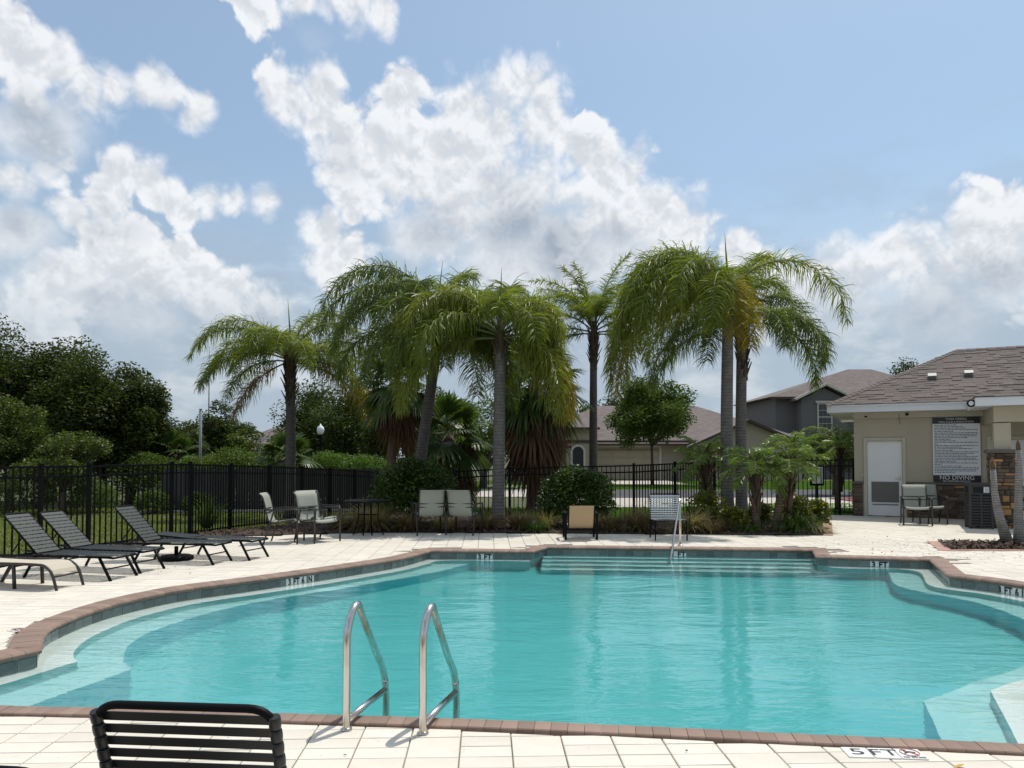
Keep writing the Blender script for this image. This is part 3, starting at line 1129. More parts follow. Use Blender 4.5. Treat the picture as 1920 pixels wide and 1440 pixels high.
# ------------------------------------------------------------------ planting beds
def bed(name, poly, z, m, chips, label):
    """mulched bed: a gently heaped sheet strewn with bark chips"""
    bm = bmesh.new()
    fill_with_hole(bm, poly, [], z)
    me = bpy.data.meshes.new(name); bm.to_mesh(me); bm.free()
    me.materials.append(m)
    o = tag(link(name, me), kind="structure")
    xs_ = [p[0] for p in poly]; ys_ = [p[1] for p in poly]
    pts = []
    while len(pts) < chips:
        x, y = random.uniform(min(xs_), max(xs_)), random.uniform(min(ys_), max(ys_))
        if in_poly(x, y, poly):
            pts.append((x, y))
    pts = np.array(pts); k = len(pts)
    a = rng.uniform(0, 2 * np.pi, k); t = rng.normal(0, .35, k)
    l = rng.uniform(.02, .055, k); w = rng.uniform(.008, .018, k)
    d = np.stack([np.cos(a) * np.cos(t), np.sin(a) * np.cos(t), np.sin(t)], 1) * l[:, None]
    s = np.stack([-np.sin(a), np.cos(a), rng.normal(0, .4, k)], 1) * w[:, None]
    c = np.stack([pts[:, 0], pts[:, 1], z + .012 + rng.uniform(0, .022, k)], 1)
    V = np.stack([c - d - s, c + d - s * .6, c + d + s, c - d + s * .7], 1).reshape(-1, 3)
    ch = link("bark_mulch", np_mesh("bark_mulch", V, np.arange(4 * k).reshape(-1, 4), M_chip), o)
    tag(ch, kind="stuff")
    return o


BACKBED = [(-5.57, 14.85), (-4.7, 15.12), (-3.8, 15.4), (-2.5, 15.62), (2.0, 15.35), (6.30, 15.02), (7.55, 18.0), (7.85, 19.8), (7.7, 20.5), (5.7, 20.6), (3.06, 18.55), (-1.5, 19.6), (-3.2, 20.2), (-4.6, 18.6), (-5.9, 16.2)]
bed("planting_bed", BACKBED, .018, M_mulch, 9000, "")
bed("planting_strip", [(-11.4, .6), (-10.6, .6), (-7.25, 11.3), (-6.4, 13.9), (-5.57, 14.85), (-5.9, 16.2), (-6.6, 14.9), (-6.85, 14.5), (-7.85, 11.4)], .012, M_mulch, 3500, "")
bed("tree_bed", [(7.46, 12.70), (13.6, 12.70), (13.6, 13.90), (7.98, 13.90)], .012, M_mulch, 3500, "")


def edging(name, p0, p1, w, k):
    """row of flush bricks"""
    a, b = Vector((*p0, 0)), Vector((*p1, 0))
    d = (b - a).normalized()
    root = tag(empty(name, a, math.atan2(d.y, d.x)), kind="structure")
    L_ = (b - a).length / k
    me = MB().box((0, 0, 0), (L_ - .006, w, .06), bev=.004).mesh("edging_brick", M_edging)
    for i in range(k):
        link("brick", me, root, (L_ * (i + .5), 0, -.018 + random.uniform(0, .004)), (random.gauss(0, .006), random.gauss(0, .006), random.gauss(0, .006)))
    return root


edging("bed_edging", (6.39, 15.02), (7.70, 18.1), .20, 17)
edging("bed_edging", (7.36, 12.60), (7.92, 13.95), .20, 7)
edging("bed_edging", (7.36, 12.62), (13.6, 12.62), .11, 30)

# ------------------------------------------------------------------ roads and paths beyond the fence
def sheet(name, pts, dz, m, kind="structure"):
    bm = bmesh.new()
    fs = fill_with_hole(bm, pts, [], 0)
    for v in bm.verts:
        v.co.z = -0.155 + dz
    me = bpy.data.meshes.new(name); bm.to_mesh(me); bm.free()
    me.materials.append(m)
    return tag(link(name, me), kind=kind)


def at_grade(name, pts, dz, m):
    return sheet(name, pts, dz, m)


at_grade("pavement", [(2.2, 25.5), (24, 24.5), (24, 31.8), (2.2, 31.0)], .02, M_concrete)
at_grade("pavement", [(-1.6, 32.0), (2.2, 32.0), (2.2, 44.0), (-1.6, 46.0)], .02, M_concrete)
at_grade("road", [(2.0, 31.0), (40, 32.0), (40, 39.0), (2.0, 38.5)], .012, M_asphalt)
at_grade("driveway", [(6.6, 46.5), (11.2, 46.0), (11.2, 54.0), (6.4, 54.0)], .022, M_concrete)
at_grade("red_mulch_bed", [(13.2, 27.8), (17.8, 27.0), (18.2, 30.4), (15.5, 31.4), (13.0, 30.6)], .05, M_redmulch)

# ------------------------------------------------------------------ fences
def fence_run(name, pts, label, post_len=1.83, spacing=.118, group=None, first=True, last=True):
    """black picket fence along pts = [(x, y, z_bottom, z_top)]"""
    P = [Vector((p[0], p[1], 0)) for p in pts]
    root = tag(empty(name, (P[0].x, P[0].y, pts[0][2])), label, "fence", group)
    o = P[0] + Vector((0, 0, pts[0][2]))
    pm = MB().box((0, 0, .5), (.020, .020, 1.0)).mesh("picket", M_black)
    for i in range(len(P) - 1):
        a, b = P[i], P[i + 1]
        L_ = (b - a).length
        d = (b - a).normalized(); an = math.atan2(d.y, d.x)
        (b0, t0), (b1, t1) = pts[i][2:4], pts[i + 1][2:4]
        k = max(1, round(L_ / spacing))
        for j in range(1, k):
            t = j / k
            q = a.lerp(b, t)
            zb, zt = b0 + (b1 - b0) * t + .05, t0 + (t1 - t0) * t - .01
            pk = link("picket", pm, root, Vector((q.x, q.y, zb)) - o, (0, 0, an))
            pk.scale = (1, 1, zt - zb)
        for off, fr in ((-.018, 1), (-.18, 1), (.10, 0)):
            za, zc = (t0 + off, t1 + off) if fr else (b0 + off, b1 + off)
            MB().tube([a + Vector((0, 0, za)) - o, b + Vector((0, 0, zc)) - o], .0245, 4, up=(0, 0, 1)).build("rail", M_black, root)
    for i, p in enumerate(pts):
        if (i == 0 and not first) or (i == len(pts) - 1 and not last):
            continue
        h = p[3] + .03 - p[2] + .15
        c = Vector((p[0], p[1], p[2] - .15)) - o
        d = P[min(i + 1, len(P) - 1)] - P[max(i - 1, 0)]
        po = MB().box((0, 0, h / 2), (.062, .062, h), bev=.004).build("post", M_black, root, c, (0, 0, math.atan2(d.y, d.x)))
        MB().box((0, 0, h + .008), (.074, .074, .016), bev=.005).build("post_cap", M_black, po)
    return root


fence_run("picket_fence", [(-9.3, 6.6, -.03, 1.45), (-8.72, 8.36, -.03, 1.45), (-8.14, 10.1, -.03, 1.45), (-7.55, 11.86, -.03, 1.45), (-7.28, 12.74, -.03, 1.45), (-6.69, 14.55, -.04, 1.46), (-6.5, 14.95, -.04, 1.46)],
          "black metal picket fence standing along the lawn beside the loungers")
fence_run("picket_fence", [(-6.5, 14.95, -.04, 1.45), (-6.36, 16.75, -.08, 1.41), (-6.06, 18.5, -.14, 1.36), (-5.73, 20.2, -.20, 1.30), (-5.38, 21.85, -.26, 1.24), (-4.97, 23.4, -.31, 1.17), (-4.54, 24.9, -.36, 1.09), (-3.2, 23.4, -.34, 1.12), (-2.2, 21.2, -.30, 1.17), (-1.5, 19.7, -.28, 1.22)],
          "black picket fence running back behind the three sling chairs towards the left round bush", first=False)
fence_run("picket_fence", [(-1.5, 19.7, -.28, 1.22), (-.06, 19.3, -.20, 1.30), (1.5, 18.95, -.14, 1.35), (3.06, 18.6, -.10, 1.39)],
          "black picket fence behind the planting bed between the two round bushes", first=False)
fence_run("picket_fence", [(3.06, 18.6, -.10, 1.39), (4.35, 19.75, -.09, 1.43), (5.70, 20.85, -.08, 1.47), (7.70, 20.55, -.03, 1.52)],
          "black picket fence behind the cluster of small feathery palms up to the gate", first=False)
fence_run("picket_gate", [(7.70, 20.55, -.02, 1.52), (9.0, 20.35, -.02, 1.52)], "black picket gate hung beside the beige pool house")["category"] = "gate"
fence_run("picket_fence", [(9.0, 20.35, -.02, 1.52), (9.36, 20.28, -.02, 1.52)], "narrow black picket panel closing the gap between gate and pool house wall", first=False)

g = tag(empty("board_fence", (-12.6, 26.6, -.36)), "dark weathered board fence standing behind the black pickets on the left", "fence")
bl = MB().box((0, 0, 0), (.142, .022, 1.52)).mesh("board", M_boardfence)
a, b = Vector((0, 0, 0)), Vector((8.3, .9, 0))
dd = (b - a).normalized(); nb = 55
for i in range(nb):
    q = a.lerp(b, (i + .5) / nb)
    o = link("board", bl, g, (q.x, q.y + random.uniform(-.008, .008), .76 + random.uniform(-.015, .015)), (0, random.gauss(0, .006), math.atan2(dd.y, dd.x)))
    o.scale.z = random.uniform(.985, 1.012)
for z in (.3, 1.25):
    MB().box(((a + b) / 2 + Vector((0, .03, z))), ((b - a).length, .04, .09), Matrix.Rotation(math.atan2(dd.y, dd.x), 3, 'Z')).build("rail", M_boardfence, g)
MB().box(((a + b) / 2 + Vector((-.3, -.25, .0))), ((b - a).length + .6, .18, .10), Matrix.Rotation(math.atan2(dd.y, dd.x), 3, 'Z'), bev=.02).build("kerb_strip", M_concrete, g)

# ------------------------------------------------------------------ stainless rails
def grab_rail(x, y, px, py, label):
    root = tag(empty("grab_rail", (x, y, 0)), label, "handrail", "grab rails at the near pool edge")
    d = Vector((px - x, py - y, 0))
    u = d.normalized(); Ld = d.length
    pt = lambda s, z: u * s + Vector((0, 0, z))
    path = [pt(0, -.03), pt(0, .25), pt(0, .50)]
    for k in range(1, 9):
        t = k / 9
        path.append(pt(.085 - .085 * math.cos(math.pi * t * .86), .50 + .205 * math.sin(math.pi * t * .62) / math.sin(math.pi * .5)))
    path += [pt(.30, .50), pt(.46, .30)]
    c = catmull(path, .03)
    low = [pt(Ld * .93, .20), pt(Ld, .06), pt(Ld, -.9)]
    c += poly_round([c[-1]] + low, .09, 5)[1:]
    MB().tube(c, .0225, 14).build("rail", M_steel, root)
    MB().tube([pt(.012, .055), pt(Ld - .012, .06)], .020, 12).build("brace", M_steel, root)
    MB().lathe([(.024, 0), (.034, .002), (.034, .006), (.026, .012), (.023, .016)], (0, 0, .001), 18).build("flange", M_steel, root)
    return root


grab_rail(-.97, 4.375, -.835, 4.95, "stainless grab rail at the near pool edge, left one of the two")
grab_rail(-.515, 4.315, -.365, 4.90, "stainless grab rail at the near pool edge, right one of the two")
hr = tag(empty("step_handrail", (3.02, 13.32, 0)), "slanting stainless handrail running down into the pool entry steps", "handrail")
pp = [Vector(p) for p in ((0, 0, -.03), (0, 0, .79), (-.34, -.80, -.12), (-.42, -.98, -.50), (-.43, -1.0, -.95))]
MB().tube(poly_round(pp[:2] + [Vector((-.012, -.03, .83))] + pp[2:], .05, 5), .0195, 12).build("rail", M_steel, hr)
MB().lathe([(.03, 0), (.048, .004), (.048, .009), (.03, .02)], (0, 0, .001), 16).build("flange", M_steel, hr)


# ------------------------------------------------------------------ furniture
def strap_lounger(back_deg, label, loc, rz):
    """strap sun lounger; foot end at the origin, head towards +x"""
    t = tag(empty("sun_lounger", loc, rz), label, "sun lounger", "black strap sun loungers beside the left fence")
    W, H, S = .225, .300, 1.22
    a = R(back_deg); BL = .76
    bp = lambda s, y: (S + s * math.cos(a), y, H + s * math.sin(a))
    for y in (-W, W):
        MB().tube(poly_round([(.02, y * .9, H - .01), (.10, y, H), (S + .62, y, H - .02)], .05, 4), .016, 8).build("side_rail", M_black, t)
    MB().tube(poly_round([bp(0, -W + .03), bp(BL, -W + .03), bp(BL, W - .03), bp(0, W - .03)], .07, 6), .0145, 8).build("back_frame", M_black, t)
    MB().tube([(.02, -W * .9, H - .01), (.02, W * .9, H - .01)], .014, 8).build("foot_bar", M_black, t)
    for y in (-W, W):
        for x0, x1 in ((.22, .03), (1.20, 1.38)):
            MB().tube([(x0, y, H), (x1, y * 1.04, .0)], .022, 6, flat=.8).build("leg", M_black, t)
    for x in (.12, 1.30):
        MB().tube([(x, -W, .145), (x, W, .145)], .010, 6).build("stretcher", M_black, t)
    if back_deg > 8:
        for y in (-W + .05, W - .05):
            MB().tube([bp(BL * .45, y), (S + .46, y, H - .04)], .009, 6).build("back_brace", M_black, t)
    n = 17
    for i in range(n):
        x = .06 + i * (S - .10) / (n - 1)
        sag = .012
        l, r = [], []
        for k in range(5):
            yy = -W + 2 * W * k / 4
            zz = H + .014 - sag * (1 - (yy / W) ** 2)
            l.append((x - .024, yy, zz)); r.append((x + .024, yy, zz))
        MB().sheet(l, r, .003).build("strap", M_greystrap, t)
    n = 11
    for i in range(n):
        s = .05 + i * (BL - .10) / (n - 1)
        l, r = [], []
        for k in range(9):
            yy = -(W - .03) + 2 * (W - .03) * k / 8
            o = .003
            p0, p1 = Vector(bp(s - .025, yy)), Vector(bp(s + .025, yy))
            nn = Vector((-math.sin(a), 0, math.cos(a))) * (o + .006)
            l.append(p0 + nn); r.append(p1 + nn)
        MB().sheet(l, r, .003).build("strap", M_greystrap, t)
    for j in range(4):
        y0 = -W + .03 + (j + .5) * (2 * W - .06) / 4
        l, r = [], []
        for k in range(13):
            s = .02 + k * (BL - .04) / 12
            nn = Vector((-math.sin(a), 0, math.cos(a))) * .003
            l.append(Vector(bp(s, y0 - .024)) + nn); r.append(Vector(bp(s, y0 + .024)) + nn)
        MB().sheet(l, r, .003).build("strap", M_blackstrap, t)  # uprights get darker vinyl than the cross straps, painting in their shade
    return t


strap_lounger(43, "black strap lounger, raised back, behind the beige lounger", (-5.07, 9.76, 0), R(167))
strap_lounger(41, "black strap lounger, raised back, second from the beige lounger", (-4.99, 10.37, 0), R(166))
strap_lounger(44, "black strap lounger, raised back, in front of the umbrella base", (-4.32, 11.16, 0), R(168))
strap_lounger(3, "black strap lounger with its back laid flat, nearest the sling chairs", (-3.93, 11.62, 0), R(163))

t = tag(empty("sun_lounger", (-5.385, 9.06, 0), R(168)), "beige sling lounger with dark frame, only its foot end in view", "sun lounger")
W, H = .205, .30
for y in (-W, W):
    MB().tube(catmull([(.0, y, .0), (.04, y, .12), (.085, y, .22), (.17, y, .283), (.30, y, H), (.8, y, H), (1.72, y, H - .02)], .04), .018, 8).build("side_rail", M_bronze, t)
    MB().tube([(.62, y, H), (.60, y, 0)], .022, 6).build("leg", M_bronze, t)
    MB().tube([(1.02, y, H), (1.22, y, 0)], .024, 6).build("leg", M_bronze, t)
pf = catmull([(.075, 0, .185), (.10, 0, .235), (.17, 0, .288), (.30, 0, H + .01), (.8, 0, H - .005), (1.66, 0, H + .01)], .05)
MB().sheet([(p.x, -W + .012, p.z) for p in pf], [(p.x, W - .012, p.z) for p in pf], .004).build("seat_sling", M_beigesling, t)
pb = catmull([(1.66, 0, H + .01), (1.84, 0, H + .22), (2.05, 0, H + .55)], .08)
MB().sheet([(p.x, -W + .012, p.z) for p in pb], [(p.x, W - .012, p.z) for p in pb], .004).build("back_sling", M_beigesling, t)
for y in (-W, W):
    MB().tube([(p.x, y, p.z) for p in pb], .016, 8).build("back_frame", M_bronze, t)
for x, z in ((.055, .16), (.62, .27), (1.05, .26)):
    MB().tube([(x, -W, z), (x, W, z)], .012, 8).build("stretcher", M_bronze, t)

u = tag(empty("umbrella_base", (-5.21, 11.52, 0)), "round black umbrella base on the deck under the loungers", "umbrella base")
MB().lathe([(.0, 0), (.245, 0), (.255, .02), (.25, .05), (.21, .072), (.06, .082), (.0, .084)], n=28).build("base_plate", M_black, u)
MB().lathe([(.03, .08), (.03, .20), (.026, .21)], n=14).build("pole_sleeve", M_black, u)


def sling_chair(label, loc, rz, group="grey-green sling armchairs", slingm=None, framem=None):
    """sling armchair facing +x, origin on the deck under the seat"""
    t = tag(empty("sling_chair", loc, rz), label, "chair", group)
    sm, fm = slingm or M_sling, framem or M_bronze
    W = .255
    prof = [(.26, .385), (.22, .435), (.12, .432), (-.05, .405), (-.19, .395), (-.25, .44), (-.285, .56), (-.32, .72), (-.365, .87), (-.43, .925)]
    c = catmull([(x, 0, z) for x, z in prof], .035)
    k = len(c)
    lft, rgt = [], []
    for p in c:
        lft.append((p.x, -W + .01, p.z)); rgt.append((p.x, W - .01, p.z))
    m = MB()
    # sling sags a little between its side rails
    cols = 7
    vs = []
    for p in c:
        for q in range(cols):
            yy = -W + 2 * W * q / (cols - 1)
            s = .022 * (1 - (yy / W) ** 2)
            back = p.z > .46
            vs.append((p.x - (s if back else 0), yy, p.z - (0 if back else s)))
    fs = [(i * cols + q, i * cols + q + 1, (i + 1) * cols + q + 1, (i + 1) * cols + q) for i in range(k - 1) for q in range(cols - 1)]
    m.add(vs, fs, True)
    split = next(i for i, p in enumerate(c) if p.x < -.2)
    seat, back = MB(), MB()
    seat.add(vs[:(split + 1) * cols], [f for f in fs if max(f) < (split + 1) * cols], True)
    back.add(vs[split * cols:], [tuple(i - split * cols for i in f) for f in fs if min(f) >= split * cols], True)
    for nm, b in (("seat", seat), ("backrest", back)):
        o = b.build(nm, sm, t)
        sol = o.modifiers.new("thickness", 'SOLIDIFY'); sol.thickness = .004
    for y in (-W, W):
        MB().tube([(p.x, y, p.z) for p in c], .012, 8).build("side_frame", fm, t)
        ya = y * 1.15
        MB().tube(poly_round([(.28, ya, .0), (.275, ya, .635), (-.30, ya, .625)], .04, 4), .0185, 6, flat=.9).build("arm_frame", fm, t)
        MB().tube([(-.14, ya, .625), (-.33, ya, .0)], .016, 6).build("leg", fm, t)
        MB().tube([(.10, ya, .43), (.276, ya, .40)], .011, 6).build("seat_rail", fm, t)
    for x, z in ((.20, .40), (-.17, .38), (-.30, .575), (-.318, .645)):
        MB().tube([(x, -W * 1.15, z), (x, W * 1.15, z)], .011, 6).build("cross_bar", fm, t)
    return t


sling_chair("grey sling chair seen in profile, facing right beside the flat lounger", (-4.22, 13.82, 0), R(4))
sling_chair("grey sling chair showing its front, between the profile chair and the bistro table", (-3.66, 14.0, 0), R(-38))
sling_chair("grey sling chair half hidden behind another sling chair near the back fence", (-3.78, 14.50, 0), R(-38))
sling_chair("grey sling chair turned away, in front of the left round bush", (-1.72, 15.36, 0), R(106))
sling_chair("grey sling chair turned away, beside the nearest palm trunk", (-.98, 15.36, 0), R(74))
sling_chair("sling chair facing the pool against the stone wainscot of the pool house", (9.50, 17.42, 0), R(-112))
sling_chair("sling chair turned sideways between wall and litter bin", (10.05, 17.82, 0), R(-104))
sling_chair("sling chair cut off by the picture edge behind the stone pillar", (11.78, 16.75, 0), R(-70))

# low tan chair
t = tag(empty("low_chair", (1.33, 14.5, 0), R(90)), "low tan sling chair with thick dark legs, turned away from the pool", "chair")
W = .245
c = catmull([(.28, 0, .27), (.12, 0, .25), (-.10, 0, .22), (-.20, 0, .25), (-.30, 0, .45), (-.38, 0, .66)], .05)
sp = 3 + len(c) // 3
sp = next(i for i, p in enumerate(c) if p.x < -.19)
MB().sheet([(p.x, -W, p.z) for p in c[:sp + 1]], [(p.x, W, p.z) for p in c[:sp + 1]], .005).build("seat", M_tansling, t)
MB().sheet([(p.x, -W, p.z) for p in c[sp:]], [(p.x, W, p.z) for p in c[sp:]], .005).build("backrest", M_tansling, t)
for y in (-W, W):
    MB().tube([(p.x, y, p.z) for p in c], .013, 8).build("side_frame", M_black, t)
    MB().box((.28, y * 1.22, .24), (.035, .045, .48), bev=.008).build("leg", M_black, t)
    MB().box((-.26, y * 1.22, .26), (.035, .045, .52), bev=.008).build("leg", M_black, t)
    MB().box((.0, y * 1.22, .515), (.62, .055, .022), bev=.006).build("armrest", M_black, t)
for x, z in ((.26, .2), (-.24, .2)):
    MB().tube([(x, -W * 1.2, z), (x, W * 1.2, z)], .014, 6).build("cross_bar", M_black, t)

# white strap chair by the steps
def strap_chair(name, label, loc, rz, strapm, framem, hi, n_back, W, lean=.10, wrap=False, sh=.39, group=None, sw=.014, n_seat=9):
    t = tag(empty(name, loc, rz), label, "chair", group)
    B = [(-.22, sh), (-.22 - lean, hi)]
    bp = lambda s, y: (B[0][0] + (B[1][0] - B[0][0]) * s, y, B[0][1] + (B[1][1] - B[0][1]) * s)
    MB().tube(poly_round([bp(-.02, -W), bp(1, -W), bp(1, W), bp(-.02, W)], .075, 7), .0118, 10).build("back_frame", framem, t)
    MB().tube(poly_round([(-.22, -W, sh), (.24, -W, sh + .02), (.24, W, sh + .02), (-.22, W, sh)], .05, 5), .0125, 8).build("seat_frame", framem, t)
    for y in (-W, W):
        MB().tube([(.21, y, sh + .02), (.25, y, 0)], .0135, 8).build("leg", framem, t)
        MB().tube([(-.20, y, sh), (-.30, y, 0)], .0135, 8).build("leg", framem, t)
    gap = (hi - sh) * .93
    for i in range(n_back):
        s = .06 + i * (.86 / (n_back - 1))
        hw = .0 + sw / (hi - sh)
        l, r = [], []
        for k in range(7):
            yy = -W + 2 * W * k / 6
            e = -.014 if 0 < k < 6 else 0
            l.append(Vector(bp(s - hw, yy)) + Vector((.012, 0, 0))); r.append(Vector(bp(s + hw, yy)) + Vector((.012, 0, 0)))
        st = MB().sheet(l, r, .003).build("strap", strapm, t)
        if wrap:
            for y in (-W, W):
                q = [Vector(bp(s + hw * f, y)) for f in (-1.35, -.9, 0, .9, 1.35)]
                MB().tube(q, [.0150, .0170, .0176, .0170, .0150], 10).build("strap_wrap", strapm, st)
    for i in range(n_seat):
        x = -.19 + i * .40 / (n_seat - 1)
        z = sh + .012 + .02 * (x + .2) / .44
        l = [(x - .017, -W + 2 * W * k / 4, z - .015 * (1 - (k / 2 - 1) ** 2)) for k in range(5)]
        r = [(x + .017, p[1], p[2]) for p in l]
        MB().sheet(l, r, .003).build("strap", strapm, t)
    return t


strap_chair("strap_chair", "white strap chair with dark frame beside the entry handrail", (3.03, 14.36, 0), R(-90), M_whitestrap, M_black, .86, 11, .30, .12, sh=.36, sw=.0115)
strap_chair("strap_chair", "black strap chair back filling the bottom of the photo before the pool", (-.89, 2.46, 0), R(85), M_blackstrap, M_black, .900, 12, .262, .15, True, .40, "black strap chairs by the camera", .0135)
strap_chair("strap_chair", "black strap chair showing only its top bar in the bottom corner", (-1.25, 2.05, 0), R(84), M_blackstrap, M_black, .900, 12, .262, .15, True, .40, "black strap chairs by the camera", .0135)

# bistro table
t = tag(empty("bistro_table", (-2.93, 15.05, 0)), "thin dark metal table standing empty before tan grasses", "table")
MB().lathe([(.0, .682), (.46, .682), (.47, .70), (.46, .716), (.0, .718)], n=28).build("tabletop", M_black, t)
for s in (-1, 1):
    MB().tube([(.07 * s, 0, .69), (.07 * s, 0, .30), (.09 * s, 0, .0)], .016, 6).build("leg", M_black, t)
    MB().tube([(.20 * s, .06, .69), (.20 * s, .06, .34), (.31 * s, .08, 0)], .012, 6).build("leg", M_black, t)
MB().tube([(-.21, .03, .42), (.21, .03, .42)], .014, 6).build("stretcher", M_black, t)

# litter bin
t = tag(empty("litter_bin", (10.47, 16.62, 0), R(-20)), "dark slatted litter bin with square opening beside the stone pillar", "litter bin")
M_bin = mat_plain("charcoal_plastic", (.035, .034, .034), .6, .12, 6)
M_bindark = mat_plain("bin_inside", (.006, .006, .006), .8, .1, 6)
bw = .47
MB().box((0, 0, .50), (bw - .06, bw - .06, .92)).build("liner", M_bindark, t)
for sx in (-1, 1):
    for sy in (-1, 1):
        MB().box((sx * (bw / 2 - .025), sy * (bw / 2 - .025), .50), (.05, .05, 1.0), bev=.006).build("corner_post", M_bin, t)
for sy in (-1, 1):
    MB().box((0, sy * (bw / 2 - .02), .39), (.035, .035, .74), bev=.004).build("mullion", M_bin, t)
    MB().box((sy * (bw / 2 - .02), 0, .39), (.035, .035, .74), bev=.004).build("mullion", M_bin, t)
sl = MB().box((0, 0, 0), (bw - .095, .022, .034), bev=.003).mesh("slat", M_bin)
for k in range(11):
    z = .08 + k * .062
    for q, (ox, oy) in enumerate(((0, -1), (1, 0), (0, 1), (-1, 0))):
        link("slat", sl, t, (ox * (bw / 2 - .024), oy * (bw / 2 - .024), z), (0, 0, q * math.pi / 2))
MB().box((0, 0, .985), (bw + .02, bw + .02, .05), bev=.012).build("lid", M_bin, t)
for q, (ox, oy) in enumerate(((0, -1), (1, 0), (0, 1), (-1, 0))):
    rot = Matrix.Rotation(q * math.pi / 2, 3, 'Z')
    c = Vector((ox * (bw / 2 - .022), oy * (bw / 2 - .022), 0))
    m = MB()
    for dx, dz, w, h in ((0, .775, bw - .09, .03), (0, .95, bw - .09, .05), (-.185, .86, .06, .16), (.185, .86, .06, .16)):
        m.box(c + rot @ Vector((dx, 0, dz)), (w, .028, h), rot)
    m.build("opening_frame", M_bin, t)
MB().box((.11, -bw / 2 + .012, .865), (.12, .006, .125), bev=.002).build("notice_sticker", M_signwhite, t)
m = MB()
for k in range(5):
    m.box((.11, -bw / 2 + .0075, .825 + .02 * k), (.08 - .012 * (k % 2), .002, .007))
m.build("notice_print", M_ink, t)

# small notice by the gate
t = tag(empty("notice_board", (8.62, 20.95, -.1)), "white notice panel on a dark post behind the gate", "sign")
MB().box((0, 0, .55), (.07, .07, 1.1), bev=.005).build("post", M_black, t)
MB().box((0, -.05, 1.17), (.30, .03, .46), bev=.006).build("panel", M_signwhite, t)
MB().box((0, -.02, 1.17), (.40, .02, .58), bev=.006).build("frame", M_black, t)

# ------------------------------------------------------------------ pool house
FA = Vector((.887, -.462, 0)).normalized()        # along the front wall, towards the right
FN = Vector((-FA.y * -1, 0, 0))
FN = Vector((FA.y, -FA.x, 0))                      # outward (towards the pool)
ph = tag(empty("pool_house", (9.30, 20.10, 0), math.atan2(FA.y, FA.x)), "beige stucco pool house with brown shingled hip roof and stone wainscot", "building")
# local axes: x along the front, y into the building, z up
LEN, DEP = 13.0, 5.3


def ph_box(name, x0, x1, y0, y1, z0, z1, m, parent=ph, bev=0.0):
    return MB().box(((x0 + x1) / 2, (y0 + y1) / 2, (z0 + z1) / 2), (x1 - x0, y1 - y0, z1 - z0), bev=bev).build(name, m, parent)


ph_box("wall", 0, .25, 0, DEP, -.3, 2.62, M_stucco)
ph_box("wall", .25, 1.22, .12, .32, 2.10, 2.62, M_stucco)
ph_box("wall", 1.22, 3.05, 0, .22, -.3, 2.62, M_stucco)
ph_box("wall", 3.05, 4.05, .12, .32, 2.10, 2.62, M_stucco)
ph_box("wall", 4.05, LEN, 0, .22, -.3, 2.62, M_stucco)
ph_box("wall", .25, LEN, DEP - .2, DEP, -.3, 2.62, M_stucco)
ph_box("wall", LEN - .2, LEN, .22, DEP - .2, -.3, 2.62, M_stucco)
ph_box("wall", .25, 1.22, 0, .12, 2.115, 2.62, M_stucco)
ph_box("wall", 3.05, 4.05, 0, .12, 2.115, 2.62, M_stucco)
ph_box("frieze_band", -.04, LEN, -.045, -.003, 2.625, 2.80, M_trim)
ph_box("frieze_band", -.045, -.003, -.045, DEP, 2.625, 2.80, M_trim)
ph_box("soffit", -.60, LEN + .6, -.60, DEP + .6, 2.80, 2.815, M_fascia)
ph_box("fascia", -.62, LEN + .6, -.625, -.595, 2.775, 2.955, M_fascia)
ph_box("fascia", -.625, -.60, -.593, DEP + .6, 2.775, 2.955, M_fascia)
ph_box("gutter_lip", -.63, LEN + .6, -.655, -.627, 2.93, 2.968, M_fascia)

# door with louvre
def door(x0, x1, louvre=True):
    f = MB()
    for a, b, z0, z1 in ((x0, x0 + .085, 0, 2.11), (x1 - .085, x1, 0, 2.11), (x0 + .085, x1 - .085, 2.02, 2.11)):
        f.box(((a + b) / 2, .005, (z0 + z1) / 2), (b - a, .10, z1 - z0), bev=.006)
    fr = f.build("door_frame", M_trim, ph)
    d = ph_box("door", x0 + .09, x1 - .09, .05, .09, .02, 2.015, M_white)
    if louvre:
        xa, xb = x0 + .18, x1 - .17
        ph_box("louvre_panel", xa, xb, .038, .049, .38, .93, M_louvre, d)
        m = MB()
        for k in range(16):
            m.box(((xa + xb) / 2, .030, .40 + .034 * k), (xb - xa - .02, .012, .022), Matrix.Rotation(.5, 3, 'X'))
        m.build("louvre_blades", M_louvre, d)
        ph_box("kick_plate", xa + .02, xb - .02, .042, .049, .30, .335, M_louvre, d)
    m = MB()
    m.lathe([(.0, 0), (.024, 0), (.024, .012), (.0, .012)], n=10)
    h = MB().box((x1 - .15, .03, 1.02), (.035, .02, .10), bev=.004).box((x1 - .20, .005, 1.02), (.11, .016, .022), bev=.004).build("handle", M_steel, d)
    MB().box((x1 - .10, .035, .06), (.03, .03, .05)).build("door_stop", M_louvre, d)
    return d


door(.23, 1.24)
door(3.05, 4.05, False)
MB().box((.195, -.018, 1.10), (.06, .03, .10), bev=.008).build("keypad", M_trim, ph)
MB().lathe([(0, 0), (.035, .0), (.035, .03), (0, .04)], (.30, -.06, 2.66), 10).build("security_camera", M_black, ph)
m = MB().tube([(1.10, -.05, 2.72), (1.09, -.05, 2.60), (1.12, -.03, 2.45)], .006, 5)
m.build("cable", M_bronze, ph)
MB().lathe([(0, 0), (.03, .0), (.045, .03), (.03, .06), (0, .07)], (1.28, -.09, 2.68), 12).build("security_camera", M_black, ph)

